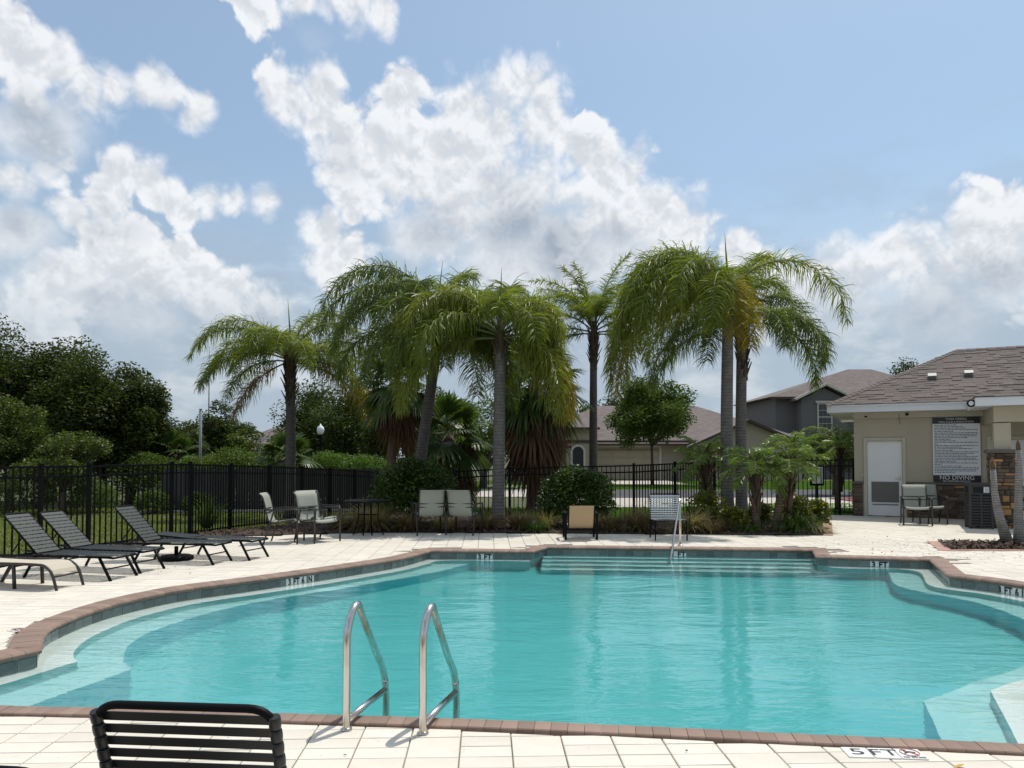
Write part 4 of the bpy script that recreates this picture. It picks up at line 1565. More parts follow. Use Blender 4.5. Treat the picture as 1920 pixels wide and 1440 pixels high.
# stone wainscot: every stone its own piece
def stones(root, x0, x1, z0, z1, plane, hmin=.07, hmax=.15, tan=.06):
    """irregular ledge stones over a rectangle; plane(x, z) -> (location, rotation about z)"""
    z = z0
    while z < z1 - .02:
        h = min(random.choice((.07, .095, .12, .15)), z1 - z)
        if z1 - z - h < .05:
            h = z1 - z
        x = x0
        while x < x1 - .01:
            w = random.uniform(.10, .30)
            if x1 - x - w < .08:
                w = x1 - x
            two = h > .11 and random.random() < .4
            for hh, zo in (((h * .5, 0), (h * .5, h * .5)) if two else ((h, 0),)):
                dp = random.uniform(.03, .06)
                me = MB().box((0, 0, 0), (w - .012, dp * 2, hh - .012), bev=.012).mesh("stone", M_stonetan if random.random() < tan else M_stone)
                loc, rz = plane(x + w / 2, z + zo + hh / 2)
                link("stone", me, root, loc, (random.gauss(0, .02), random.gauss(0, .02), rz + random.gauss(0, .02)))
            x += w
        z += h


front = lambda x, z: (Vector((x, -.012, z)), 0)
for a, b in ((-.03, .20), (1.26, 3.02)):
    ph_box("mortar_bed", a, b, -.03, -.002, -.05, .86, M_mortar)
    stones(ph, a, b, -.02, .86, front, tan=.04)
    ph_box("wainscot_cap", a - .03, b + .02, -.10, .0, .865, .93, M_stonecap, bev=.012)
stones(ph, -.0, .6, -.02, .86, lambda x, z: (Vector((-.012, x, z)), math.pi / 2), tan=.04)

# roof: every shingle of the front slope near the corner is its own piece
PITCH = .52
ex, ey, ez = -.66, -.66, 2.97
run = 3.25
ridge_z = ez + run * PITCH
sl = math.hypot(1, PITCH)
deckm = MB()
A_, B_ = Vector((ex, ey, ez)), Vector((LEN + .6, ey, ez))
C_, D_ = Vector((LEN + .6, ey + run, ridge_z)), Vector((ex + run, ey + run, ridge_z))
E_, F_ = Vector((ex, DEP + .66, ez)), Vector((LEN + .6, DEP + .66, ez))
deckm.add([A_, B_, C_, D_, E_, F_], [(0, 1, 2, 3), (0, 3, 4), (4, 3, 2, 5), (0, 4, 5, 1)])
roof = deckm.build("roof", M_shingle, ph)
us, ns = Vector((0, 1, PITCH)).normalized(), Vector((0, -PITCH, 1)).normalized()
ROT = Matrix((Vector((1, 0, 0)), us, ns)).transposed()
tabs, EXPO = [], .150
rows = int(run * sl / EXPO)
for r in range(rows):
    s = r * EXPO
    x = ex + s / sl - random.uniform(0, .3)
    while x < 8.8:
        w = random.choice((.16, .22, .30, .34))
        x0, x1 = max(x, ex + s / sl), x + w
        # the upper edge is cut back along the hip
        if x1 - x0 > .03:
            tabs.append((x0, x1, s, random.random()))
        x = x1


def tab_geo(x0, x1, s, rr):
    hp = (EXPO + .03) / sl
    xh0 = max(x0, ex + (s + EXPO) / sl)
    th = .011 + .012 * (rr > .55)
    vs = []
    for n0 in (.002, .002 + th):
        k = n0 - .002
        vs += [(x0 + .002, s, n0), (x1 - .002, s, n0), (x1 - .002, s + EXPO + .03, .004 + k * .35), (max(xh0, x0) + .002, s + EXPO + .03, .004 + k * .35)]
    fs = [(3, 2, 1, 0), (4, 5, 6, 7), (0, 1, 5, 4), (1, 2, 6, 5), (2, 3, 7, 6), (3, 0, 4, 7)]
    o = Vector((0, ey, ez))
    return [o + Vector((v[0], 0, 0)) + us * v[1] + ns * v[2] for v in vs], fs


rest = MB()
tabs.sort(key=lambda q: q[0] * 1.0 + q[2] * .3)
for k, tb in enumerate(tabs):
    vs, fs = tab_geo(*tb)
    if k < 300:
        c = sum(vs, Vector()) / 8
        me = bpy.data.meshes.new("shingle")
        me.from_pydata([v - c for v in vs], [], fs); me.materials.append(M_shingle)
        link("shingle", me, roof, c)
    else:
        rest.add(vs, fs)
tag(rest.build("shingle_field", M_shingle, roof), kind="stuff")
hip = MB()
for k in range(34):
    a, b = A_.lerp(D_, k / 34), A_.lerp(D_, (k + 1.15) / 34)
    d = (b - a).normalized()
    side = Vector((1, -1, 0)).normalized()
    for sg in (-1, 1):
        w = side * sg * .14 + Vector((0, 0, -.052))
        up = Vector((0, 0, .022 + .012 * 0))
        vs = [a + up + Vector((0, 0, .012)), b + up, b + w + up, a + w + up + Vector((0, 0, .012))]
        hip.add(vs + [v - Vector((0, 0, .012)) for v in vs], [(0, 1, 2, 3), (4, 5, 6, 7), (0, 3, 7, 4), (0, 1, 5, 4), (1, 2, 6, 5), (2, 3, 7, 6)])
for k in range(46):
    a, b = D_.lerp(C_, k / 46), D_.lerp(C_, (k + 1.1) / 46)
    for sg in (-1, 1):
        w = Vector((0, sg * .13, -.06)); up = Vector((0, 0, .022))
        vs = [a + up + Vector((0, 0, .01)), b + up, b + w + up, a + w + up + Vector((0, 0, .01))]
        hip.add(vs + [v - Vector((0, 0, .012)) for v in vs], [(0, 1, 2, 3), (4, 5, 6, 7), (0, 3, 7, 4), (0, 1, 5, 4), (1, 2, 6, 5), (2, 3, 7, 6)])
hip.build("ridge_cap", M_shingle, roof)


def roof_pt(x, s, h=0.0):
    return Vector((0, ey, ez)) + Vector((x, 0, 0)) + us * s + ns * h


for x, s in ((1.90, 1.62), (2.75, 1.72)):
    v = MB().box((0, 0, .05), (.18, .17, .10), bev=.02).box((0, -.02, .105), (.22, .21, .025), bev=.01).build("roof_vent", M_louvre, roof, roof_pt(x, s), ROT.to_euler())

# porch roof projecting to the right, carried on a stone pillar
px0 = 3.0
py0 = -2.14
ph_box("porch_fascia", px0 - .40, 9.0, py0 - .60, py0 - .575, 2.73, 2.92, M_fascia)
ph_box("porch_fascia", px0 - .405, px0 - .38, py0 - .573, -.66, 2.73, 2.92, M_fascia)
ph_box("porch_soffit", px0 - .378, 9.0, py0 - .573, -.66, 2.74, 2.752, M_fascia)
ph_box("porch_beam", px0 - .02, 9.0, py0 - .16, py0 + .16, 2.38, 2.735, M_stucco)
ph_box("porch_beam", px0 - .02, px0 + .30, py0 + .163, .0, 2.38, 2.735, M_stucco)
pr = MB()
P0, P1 = Vector((px0 - .43, py0 - .63, 2.925)), Vector((9.0, py0 - .63, 2.925))
P2, P3 = Vector((9.0, .9, 2.925 + .52 * 1.53)), Vector((px0 - .43 + 1.53, .9, 2.925 + .52 * 1.53))
P4 = Vector((px0 - .43, .9, 2.925))
pr.add([P0, P1, P2, P3, P4], [(0, 1, 2, 3), (0, 3, 4)])
proof = pr.build("porch_roof", M_shingle, ph)
tb = MB()
for r in range(11):
    s = r * EXPO
    x = P0.x + s / sl - random.uniform(0, .3)
    while x < 7.5:
        w = random.choice((.16, .22, .30, .34))
        x0, x1 = max(x, P0.x + s / sl), x + w
        if x1 - x0 > .03:
            vs, fs = [], [(3, 2, 1, 0), (4, 5, 6, 7), (0, 1, 5, 4), (1, 2, 6, 5), (2, 3, 7, 6), (3, 0, 4, 7)]
            th = .011 + .012 * (random.random() > .55)
            for n0 in (.002, .002 + th):
                q = n0 - .002
                vs += [(x0 + .002, s, n0), (x1 - .002, s, n0), (x1 - .002, s + EXPO + .03, .004 + q * .35), (max(x0, P0.x + (s + EXPO) / sl) + .002, s + EXPO + .03, .004 + q * .35)]
            o = Vector((0, P0.y, P0.z))
            tb.add([o + Vector((v[0], 0, 0)) + us * v[1] + ns * v[2] for v in vs], fs)
        x = x1
tag(tb.build("shingle_field", M_shingle, proof), kind="stuff")
fl_ = MB().lathe([(.0, 0), (.03, 0), (.085, .06), (.09, .09), (.0, .095)], n=16)
o = fl_.build("flood_light", M_black, ph, (px0 - .44, py0 - .40, 2.80), (R(90), 0, R(-20)))
MB().lathe([(0, .096), (.055, .096), (.05, .105), (0, .108)], n=12).build("lens", M_signwhite, o)

# stone pillar
PXc, PYc, pw = px0 + .14, py0, .52
pil = empty("stone_pillar", (PXc, PYc, 0), 0, ph)
MB().box((0, 0, .84), (pw - .07, pw - .07, 1.72)).build("mortar_core", M_mortar, pil)
for q in range(4):
    rot = Matrix.Rotation(q * math.pi / 2, 3, 'Z')
    stones(pil, -pw / 2, pw / 2, 0.0, 1.68, lambda x, z, rot=rot, q=q: (rot @ Vector((x, -pw / 2 + .035, z)), q * math.pi / 2), tan=.16)
MB().box((0, 0, 1.72), (pw + .13, pw + .13, .085), bev=.02).build("pillar_cap", M_stonecap, pil)
MB().box((0, 0, 2.06), (.32, .32, .59)).build("pillar_post", M_stucco, pil)

# rules sign
sg = tag(empty("pool_rules_sign", ph.matrix_world @ Vector((0, 0, 0)), 0), "large white pool rules sign with black header and NO DIVING footer", "sign")
sg.location = Vector((9.30, 20.10, 0)) + FA * 2.385 + FN * .060
sg.rotation_euler = (0, 0, math.atan2(FA.y, FA.x))
SW, SZ0, SZ1 = 1.05, .935, 2.615
MB().box((0, .0, (SZ0 + SZ1) / 2), (SW, .022, SZ1 - SZ0), bev=.003).build("panel", M_signwhite, sg)
MB().box((0, -.0125, SZ1 - .085), (SW, .004, .165)).build("header", M_signblack, sg)
MB().box((0, -.0125, SZ0 + .095), (SW, .004, .185)).build("footer", M_signblack, sg)
rx = (R(90), 0, 0)
text_mesh("lettering", "TWIN CREEKS", .074, M_signwhite, sg, (0, -.0155, SZ1 - .052), rx, .0006)
text_mesh("lettering", "POOL RULES & REGULATIONS", .062, M_signwhite, sg, (0, -.0155, SZ1 - .125), rx, .0006, sx=.92)
text_mesh("lettering", "NO DIVING", .150, M_signwhite, sg, (0, -.0155, SZ0 + .122), rx, .0006, sx=.98)
text_mesh("lettering", "NO LIFEGUARD ON DUTY", .052, M_signwhite, sg, (0, -.0155, SZ0 + .035), rx, .0006)
# body text too small to read in the photo: uneven dashes, one bar per word
ink = MB()
z = SZ1 - .205
lines = [.50, .66, .72, .99, .44, .99, .97, .95, .75, .38, .48, .99, .10, .97, .62, .85, .42, .99, .92, .74, .99, .96, .99, .48, .97, .16, .63, .99, .98, .93, .46]
for ln in lines:
    x, end = -SW / 2 + .035, -SW / 2 + .035 + (SW - .07) * ln
    while x < end - .02:
        w = min(random.uniform(.03, .10), end - x)
        ink.box((x + w / 2, -.0118, z), (w, .002, .016 + random.uniform(0, .005)))
        x += w + .012
    z -= .0405
ink.build("body_text", M_ink, sg)

# ------------------------------------------------------------------ houses across the road
M_housewall = mat_plain("house_beige_wall", (.34, .30, .225), .9, .06, 1.5, bump=.2, fine=30)
M_housetrim = mat_plain("house_trim", (.50, .48, .42), .8, .05, 2)
M_garage = mat_plain("garage_door_paint", (.33, .28, .195), .6, .05, 2)
M_houseroof = NT("house_roof_shingle")
_a = M_houseroof
_w = _a.n('ShaderNodeTexBrick')
_w.inputs['Scale'].default_value = 1.0; _w.inputs['Brick Width'].default_value = .33; _w.inputs['Row Height'].default_value = .15
_w.inputs['Mortar Size'].default_value = .008
_w.inputs['Color1'].default_value = (.135, .105, .095, 1); _w.inputs['Color2'].default_value = (.20, .165, .150, 1); _w.inputs['Mortar'].default_value = (.08, .066, .06, 1)
_tc = _a.n('ShaderNodeTexCoord').outputs['Object']
_a.l(_tc, _w.inputs['Vector'])
_c = _a.mix(_a.ramp(_a.noise(.6, 5, .6), .35, .7, 0, .5), _w.outputs['Color'], (.12, .10, .095, 1))
_a.l(_c, _a.p.inputs['Base Color']); _a.p.inputs['Roughness'].default_value = .95
M_houseroof = _a.m
M_browntrim = mat_plain("brown_trim", (.045, .028, .022), .6, .1, 3)
M_greywall = mat_plain("house_grey_wall", (.128, .126, .120), .9, .06, 1.5, bump=.2, fine=30)
M_glassdark = mat_plain("dark_window_glass", (.02, .025, .03), .08, .1, 1)
M_darkdoor = mat_plain("dark_entry", (.015, .016, .02), .5, .1, 2)


def hip_roof(mb, x0, x1, y0, y1, z0, pitch):
    """closed hip roof shell over a rectangle"""
    w, d = x1 - x0, y1 - y0
    r = min(w, d) / 2
    h = r * pitch
    if w >= d:
        a, b = (x0 + r, (y0 + y1) / 2, z0 + h), (x1 - r, (y0 + y1) / 2, z0 + h)
        vs = [(x0, y0, z0), (x1, y0, z0), (x1, y1, z0), (x0, y1, z0), a, b]
        fs = [(0, 1, 5, 4), (1, 2, 5), (2, 3, 4, 5), (3, 0, 4), (3, 2, 1, 0)]
    else:
        a, b = ((x0 + x1) / 2, y0 + r, z0 + h), ((x0 + x1) / 2, y1 - r, z0 + h)
        vs = [(x0, y0, z0), (x1, y0, z0), (x1, y1, z0), (x0, y1, z0), a, b]
        fs = [(0, 1, 4), (1, 2, 5, 4), (2, 3, 5), (3, 0, 4, 5), (3, 2, 1, 0)]
    return mb.add(vs, fs)


def gable_roof(mb, x0, x1, y0, y1, z0, h):
    xm = (x0 + x1) / 2
    vs = [(x0, y0, z0), (xm, y0, z0 + h), (x1, y0, z0), (x0, y1, z0), (xm, y1, z0 + h), (x1, y1, z0)]
    vs += [(v[0], v[1], v[2] - .18) for v in vs]
    fs = [(0, 1, 4, 3), (1, 2, 5, 4), (6, 9, 10, 7), (7, 10, 11, 8), (0, 6, 7, 1), (1, 7, 8, 2), (3, 4, 10, 9), (4, 5, 11, 10), (0, 3, 9, 6), (2, 8, 11, 5)]
    return mb.add(vs, fs)


GB = -.16
hb = tag(empty("beige_house", (10.5, 54, GB)), "single-storey beige house with brown roof, garage and arched entry across the road", "building")
O = Vector((10.5, 54, GB))


def hbx(name, x0, x1, y0, y1, z0, z1, m, bev=0):
    return MB().box(((x0 + x1) / 2 - O.x, (y0 + y1) / 2 - O.y, (z0 + z1) / 2), (x1 - x0, y1 - y0, z1 - z0), bev=bev).build(name, m, hb)


def hbo(mb, name, m, parent=hb):
    mb.v = [(v[0] - O.x, v[1] - O.y, v[2]) for v in mb.v]
    return mb.build(name, m, parent)


hbx("wall", .5, 4.0, 55.2, 66, 0, 2.75, M_housewall)
hbx("wall", 4.0, 5.75, 54.4, 56.5, 0, 3.85, M_housewall)
hbx("wall", 5.75, 21.5, 55.0, 67, 0, 2.9, M_housewall)
arch = [(4.45, .0), (5.25, .0), (5.25, 2.1)] + [(4.85 + .4 * math.cos(t), 2.1 + .4 * math.sin(t)) for t in [math.pi * k / 10 for k in range(1, 10)]] + [(4.45, 2.1)]
am = MB()
k = len(arch)
am.add([(x, 54.37, z) for x, z in arch] + [(x, 54.30, z) for x, z in arch], [tuple(range(k)), tuple(range(2 * k - 1, k - 1, -1))] + [(i, (i + 1) % k, k + (i + 1) % k, k + i) for i in range(k)])
hbo(am, "arched_entry", M_darkdoor)
tr = MB()
big = [(4.30, .0), (4.30, 2.1)] + [(4.85 + .55 * math.cos(t), 2.1 + .55 * math.sin(t)) for t in [math.pi - math.pi * k / 12 for k in range(1, 12)]] + [(5.40, 2.1), (5.40, .0)]
sm_ = [(4.45, .0), (4.45, 2.1)] + [(4.85 + .4 * math.cos(t), 2.1 + .4 * math.sin(t)) for t in [math.pi - math.pi * k / 12 for k in range(1, 12)]] + [(5.25, 2.1), (5.25, .0)]
for i in range(len(big) - 1):
    q = [big[i], big[i + 1], sm_[i + 1], sm_[i]]
    tr.add([(x, 54.25, z) for x, z in q] + [(x, 54.38, z) for x, z in q], [(0, 1, 2, 3), (7, 6, 5, 4), (0, 4, 5, 1), (2, 6, 7, 3)])
hbo(tr, "arch_trim", M_housetrim)
gd = hbx("garage_door", 6.3, 10.9, 54.90, 54.985, .02, 2.25, M_garage)
for r in range(4):
    for c in range(4):
        MB().box((6.3 + (c + .5) * 1.15 - O.x, 54.885 - O.y, .30 + r * .555), (1.05, .03, .46), bev=.015).build("door_panel", M_garage, gd)
hbx("garage_trim", 6.1, 6.28, 54.88, 54.99, 0, 2.45, M_housetrim)
hbx("garage_trim", 10.92, 11.1, 54.88, 54.99, 0, 2.45, M_housetrim)
hbx("garage_trim", 6.1, 11.1, 54.87, 54.99, 2.46, 2.66, M_housetrim)
hbo(hip_roof(MB(), .2, 22, 54.3, 68, 2.95, .44), "roof", M_houseroof)
hbo(hip_roof(MB(), 2.4, 6.4, 53.8, 60, 3.9, .42), "entry_roof", M_houseroof)
hbo(hip_roof(MB(), -.4, 4.35, 54.35, 60, 2.55, .34), "side_roof", M_houseroof)
hbo(hip_roof(MB(), 5.8, 13.0, 54.05, 61, 2.72, .36), "garage_roof", M_houseroof)
for a in ((.2, 22, 54.27, 54.299, 2.78, 2.945), (2.4, 6.4, 53.77, 53.799, 3.72, 3.895), (5.8, 13.0, 54.02, 54.049, 2.56, 2.715), (-.4, 4.35, 54.32, 54.349, 2.40, 2.545)):
    hbx("fascia", *a[:6], M_browntrim)
gw = MB().add([(13.2, 53.6, 0), (21.0, 53.6, 0), (21.0, 53.6, 2.55), (17.1, 53.6, 4.25), (13.2, 53.6, 2.55), (13.2, 56, 0), (21.0, 56, 0), (21.0, 56, 2.55), (17.1, 56, 4.25), (13.2, 56, 2.55)],
              [(0, 1, 2, 3, 4), (9, 8, 7, 6, 5), (0, 5, 6, 1), (1, 6, 7, 2), (4, 3, 8, 9), (3, 2, 7, 8), (0, 4, 9, 5)])
hbo(gw, "gable_wall", M_housewall)
hbo(gable_roof(MB(), 12.7, 21.5, 53.2, 58.5, 2.50, 1.95), "gable_roof", M_houseroof)
for s, (xa, za, xb, zb) in enumerate(((12.7, 2.42, 17.1, 4.37), (17.1, 4.37, 21.5, 2.42))):
    m = MB().tube([(xa, 53.17, za), (xb, 53.17, zb)], .12, 4)
    hbo(m, "rake_board", M_browntrim)

hg = tag(empty("grey_house", (25, 60, GB)), "two-storey grey house with brown hip roof left of the pool house", "building")
O2 = Vector((25, 60, GB))


def hgo(mb, name, m, parent=hg):
    mb.v = [(v[0] - O2.x, v[1] - O2.y, v[2]) for v in mb.v]
    return mb.build(name, m, parent)


def hgx(name, x0, x1, y0, y1, z0, z1, m, parent=hg):
    return hgo(MB().box(((x0 + x1) / 2, (y0 + y1) / 2, (z0 + z1) / 2), (x1 - x0, y1 - y0, z1 - z0)), name, m, parent)


hgx("wall", 21.6, 36.2, 60.5, 69.5, 0, 6.55, M_greywall)
hgx("wall", 23.2, 26.9, 59.2, 60.45, 0, 6.35, M_greywall)
hgx("wall", 17.6, 23.1, 58.6, 62, 0, 3.0, M_greywall)
hgo(MB().add([(20.9, 59.6, 6.6), (37.0, 59.6, 6.6), (37.0, 70.4, 6.6), (20.9, 70.4, 6.6), (29.6, 65, 9.45), (31.7, 65, 9.45)], [(0, 1, 5, 4), (1, 2, 5), (2, 3, 4, 5), (3, 0, 4), (3, 2, 1, 0)]), "roof", M_houseroof)
gm = MB().add([(23.2, 59.2, 6.36), (26.9, 59.2, 6.36), (25.05, 59.2, 7.25), (23.2, 60.4, 6.36), (26.9, 60.4, 6.36), (25.05, 60.4, 7.25)], [(0, 1, 2), (5, 4, 3), (0, 3, 4, 1), (1, 4, 5, 2), (0, 2, 5, 3)])
hgo(gm, "gable_wall", M_greywall)
hgo(gable_roof(MB(), 22.6, 27.5, 58.8, 63.5, 6.40, 1.20), "gable_roof", M_houseroof)
hgx("fascia", 20.9, 37.0, 59.56, 59.59, 6.42, 6.60, M_browntrim)
for xa, za, xb, zb in ((22.6, 6.32, 25.05, 7.52), (25.05, 7.52, 27.5, 6.32)):
    hgo(MB().tube([(xa, 58.77, za), (xb, 58.77, zb)], .11, 4), "rake_board", M_housetrim)
hgo(hip_roof(MB(), 16.8, 23.15, 57.8, 62.4, 3.05, .5), "porch_roof", M_houseroof)
hgo(gable_roof(MB(), 15.6, 20.2, 57.0, 61.0, 2.55, 1.35), "porch_gable", M_houseroof)
hgo(hip_roof(MB(), 22.9, 27.6, 57.4, 59.15, 3.2, .4), "lower_roof", M_houseroof)
wf = hgx("window", 24.45, 25.65, 59.10, 59.18, 3.75, 6.05, M_housetrim)
for i in range(3):
    for j in range(4):
        hgx("pane", 24.57 + i * .33, 24.86 + i * .33, 59.06, 59.095, 3.93 + j * .51 + .04 * (j > 1), 4.38 + j * .51 + .04 * (j > 1), M_glassdark, hg)
hgx("window_sill", 24.3, 25.8, 59.0, 59.18, 3.55, 3.74, M_housetrim)
hgx("window_head", 24.3, 25.8, 59.02, 59.18, 6.06, 6.22, M_housetrim)

# distant roofs on the left
for (x, y, w, z, lab) in ((-29.5, 72, 9, 2.6, "distant pale hip roof showing between the dark left trees"), (-25.0, 80, 10, 3.4, "distant grey hip roof left of the leftmost palm trunk")):
    h = tag(empty("distant_house", (x, y, -.4)), lab, "building")
    MB().box((0, 4, z / 2), (w, 8, z)).build("wall", M_housewall, h)
    hip_roof(MB(), -w / 2 - .5, w / 2 + .5, -.6, 8.6, z, .5).build("roof", M_houseroof, h)

# ------------------------------------------------------------------ leaves
def unit(v):
    return v / np.maximum(np.linalg.norm(v, axis=-1, keepdims=True), 1e-9)


def leaf_quads(c, size, aspect=.5, up=.5, fold=.0):
    """diamond leaves at points c; returns verts (4n,3)"""
    n = len(c)
    d = rng.normal(0, 1, (n, 3)); d[:, 2] *= .55
    d = unit(d)
    nrm = rng.normal(0, 1, (n, 3)); nrm[:, 2] = np.abs(nrm[:, 2]) + up
    s = unit(np.cross(d, nrm))
    L_ = (size * rng.uniform(.65, 1.35, n))[:, None]
    w = L_ * aspect
    mid = c + d * L_ * .45
    return np.stack([c, mid - s * w * .5, c + d * L_, mid + s * w * .5], 1).reshape(-1, 3)


def leaf_mesh(name, c, size, m, aspect=.5, up=.5):
    V = leaf_quads(c, size, aspect, up)
    return np_mesh(name, V, np.arange(len(V)).reshape(-1, 4), m)


def clump_points(centres, radii, per):
    pts = []
    for c, r, k in zip(centres, radii, per):
        v = unit(rng.normal(0, 1, (k, 3)))
        rr = rng.uniform(0, 1, (k, 1)) ** .45
        pts.append(np.array(c) + v * rr * np.array(r))
    return np.concatenate(pts)


def limb_path(a, b, sag=.1):
    a, b = Vector(a), Vector(b)
    m = a.lerp(b, .5) + Vector((random.uniform(-sag, sag), random.uniform(-sag, sag), random.uniform(0, sag)))
    return catmull([a, m, b], .3)


def tree(name, label, x, y, h, rx, rz, zc, leafm, n_cl, n_leaf, leaf, trunk_r=.16, group=None, ry=None, lumpy=.38, cat="tree", bottom=-.75, barkm=None):
    """trunk with limbs and a crown built of leaf clumps; zc = height of the crown's middle"""
    z0 = gz(x, y)
    t = tag(empty(name, (x, y, z0), random.uniform(0, 6.28)), label, cat, group)
    ry = ry or rx
    cs, rs = [], []
    for _ in range(n_cl):
        while True:
            v = np.array([random.gauss(0, 1), random.gauss(0, 1), random.gauss(0, 1)])
            v /= np.linalg.norm(v)
            if v[2] > bottom:
                break
        rad = random.uniform(.35, .92)
        c = v * np.array([rx, ry, rz]) * rad + np.array([0, 0, zc])
        cs.append(c)
        r = lumpy * min(rx, rz) * random.uniform(.6, 1.25)
        rs.append((r, r, r * .8))
    w = np.array([r[0] ** 2 for r in rs]); per = np.maximum(20, (n_leaf * w / w.sum()).astype(int))
    P = clump_points(cs, rs, per)
    link("crown", leaf_mesh("crown", P, leaf, leafm), t)
    m = MB()
    base = Vector((0, 0, -.1)); fork = Vector((random.uniform(-.1, .1), random.uniform(-.1, .1), max(.5, zc - rz * .75)))
    m.tube([base, base.lerp(fork, .5), fork], [trunk_r * 1.25, trunk_r, trunk_r * .85], 10)
    for c in cs[:min(12, len(cs))]:
        p = limb_path(fork, c, .25)
        m.tube(p, [trunk_r * .6 * (1 - i / len(p)) + .015 for i in range(len(p))], 6)
    m.build("trunk", barkm or M_bark, t)
    return t


def bush(name, label, x, y, rx, ry, h, leafm, n, leaf, group=None, cat="shrub", z0=None, flat=.0, stems=4, aspect=.55):
    """rounded shrub: leaves thick on the outside, thinner within"""
    z0 = gz(x, y) if z0 is None else z0
    t = tag(empty(name, (x, y, z0)), label, cat, group)
    v = unit(rng.normal(0, 1, (n, 3)))
    v[:, 2] = np.where(v[:, 2] < -.55, -v[:, 2], v[:, 2])
    lump = 1 + .07 * np.sin(v[:, 0] * 5 + x) * np.cos(v[:, 1] * 6 + y) + .05 * np.sin(v[:, 2] * 9 + v[:, 0] * 4) + rng.normal(0, .035, n)
    rr = (rng.uniform(.0, 1, n) ** .28) * lump
    P = v * rr[:, None] * np.array([rx, ry, h * .56]) + np.array([0, 0, h * .46])
    P = P[P[:, 2] > .02]
    link("foliage", leaf_mesh("foliage", P, leaf, leafm, aspect, .7), t)
    m = MB()
    for k in range(stems):
        a = 6.28 * k / stems + random.random()
        m.tube(limb_path((0.05 * math.cos(a), .05 * math.sin(a), -.05), (rx * .5 * math.cos(a), ry * .5 * math.sin(a), h * .55), .08), .018, 5)
    m.build("stem", M_bark, t)
    return t


L_oak = mat_leaf("oak_leaf", (.034, .050, .012), (.078, .096, .022), None, 0, .55, .28, .18)
L_oak2 = mat_leaf("bright_oak_leaf", (.045, .075, .014), (.115, .150, .026), (.16, .15, .03), .08, .45, .3)
L_round = mat_leaf("viburnum_leaf", (.026, .054, .011), (.070, .118, .022), (.14, .20, .05), .04, .45, .25, .25)
L_green = mat_leaf("bright_shrub_leaf", (.045, .095, .014), (.105, .175, .025), None, 0, .5, .38, .18)
L_mid = mat_leaf("mid_green_leaf", (.045, .085, .015), (.115, .160, .028), None, 0, .55, .32, .18)
L_dark = mat_leaf("dark_tree_leaf", (.030, .050, .012), (.070, .095, .020), None, 0, .55, .28, .18)
L_far = mat_leaf("far_tree_leaf", (.030, .052, .022), (.060, .085, .035), None, 0, .6, .25)
L_croton = mat_leaf("croton_leaf", (.06, .10, .018), (.17, .18, .02), (.28, .20, .03), .15, .35, .3)
L_red = mat_leaf("copper_leaf", (.10, .05, .03), (.18, .11, .03), (.10, .14, .03), .3, .45, .3)
L_tan = mat_leaf("tan_grass_blade", (.24, .18, .095), (.40, .31, .19), (.22, .23, .07), .25, .7, .35)
L_brown = mat_leaf("brown_grass_blade", (.14, .088, .06), (.28, .19, .115), (.16, .17, .05), .2, .7, .35)
L_lily = mat_leaf("liriope_blade", (.050, .110, .020), (.110, .185, .035), (.22, .19, .08), .12, .4, .3)

# trees on the left, each with its own crown
tree("oak_tree", "tallest dark oak at the left picture edge beyond the fence", -24.0, 32, 7, 3.4, 3.7, 4.35, L_oak, 60, 44000, .16, .3, "dark oaks beyond the left fence")
tree("oak_tree", "dark oak second from the left picture edge with ragged top", -20.6, 33, 7, 2.9, 3.6, 3.95, L_oak, 52, 40000, .16, .26, "dark oaks beyond the left fence")
tree("oak_tree", "broad dark oak in the middle of the left tree mass", -17.8, 32, 7, 2.7, 3.25, 3.55, L_oak, 52, 38000, .16, .26, "dark oaks beyond the left fence")
tree("oak_tree", "dark oak sloping down at the right end of the left tree mass", -16.2, 31.5, 7, 1.9, 2.55, 2.75, L_oak, 40, 26000, .16, .22, "dark oaks beyond the left fence")
tree("oak_tree", "small rounded oak just left of the grey utility pole", -15.2, 33.5, 5, 1.3, 1.75, 1.9, L_oak, 26, 11000, .13, .18, "dark oaks beyond the left fence")
tree("young_tree", "yellow-green young tree in front of the leftmost oak", -18.6, 27.5, 4, 1.35, 1.9, 2.75, L_oak2, 28, 11000, .11, .12)
tree("young_tree", "lower yellow-green tree in front of the dark oaks", -15.6, 25.8, 3, 1.5, 1.25, 1.75, L_oak2, 26, 10000, .11, .1)
tree("young_tree", "ragged olive sapling hugging the left picture edge above the fence", -18.9, 27.0, 3, 1.2, 1.4, 1.5, L_oak, 22, 8000, .11, .1)
tree("dark_tree", "dense dark cone-shaped tree right of the grey utility pole", -15.2, 39, 6, 1.7, 2.35, 2.75, L_dark, 34, 15000, .14, .18)
tree("light_tree", "pale green bushy tree right of the dark cone-shaped tree", -13.4, 37, 4, 1.35, 1.5, 1.9, L_oak2, 22, 8000, .14, .14)
tree("broad_tree", "broad dark tree behind the leftmost palm trunk", -11.8, 46, 8, 3.3, 3.0, 3.9, L_dark, 46, 20000, .18, .28)
tree("broad_tree", "dark tree behind the round-globe lamp post", -8.4, 42, 8, 3.2, 2.9, 3.6, L_dark, 46, 20000, .18, .26)
tree("broad_tree", "dark tree between the lamp post and the leaning fan palm", -5.2, 39, 8, 2.7, 2.6, 3.2, L_dark, 42, 17000, .18, .24)
tree("broad_tree", "shadowy tree closing the gap behind the central palms", -1.6, 41, 8, 3.0, 2.4, 2.7, L_mid, 38, 14000, .18, .22)
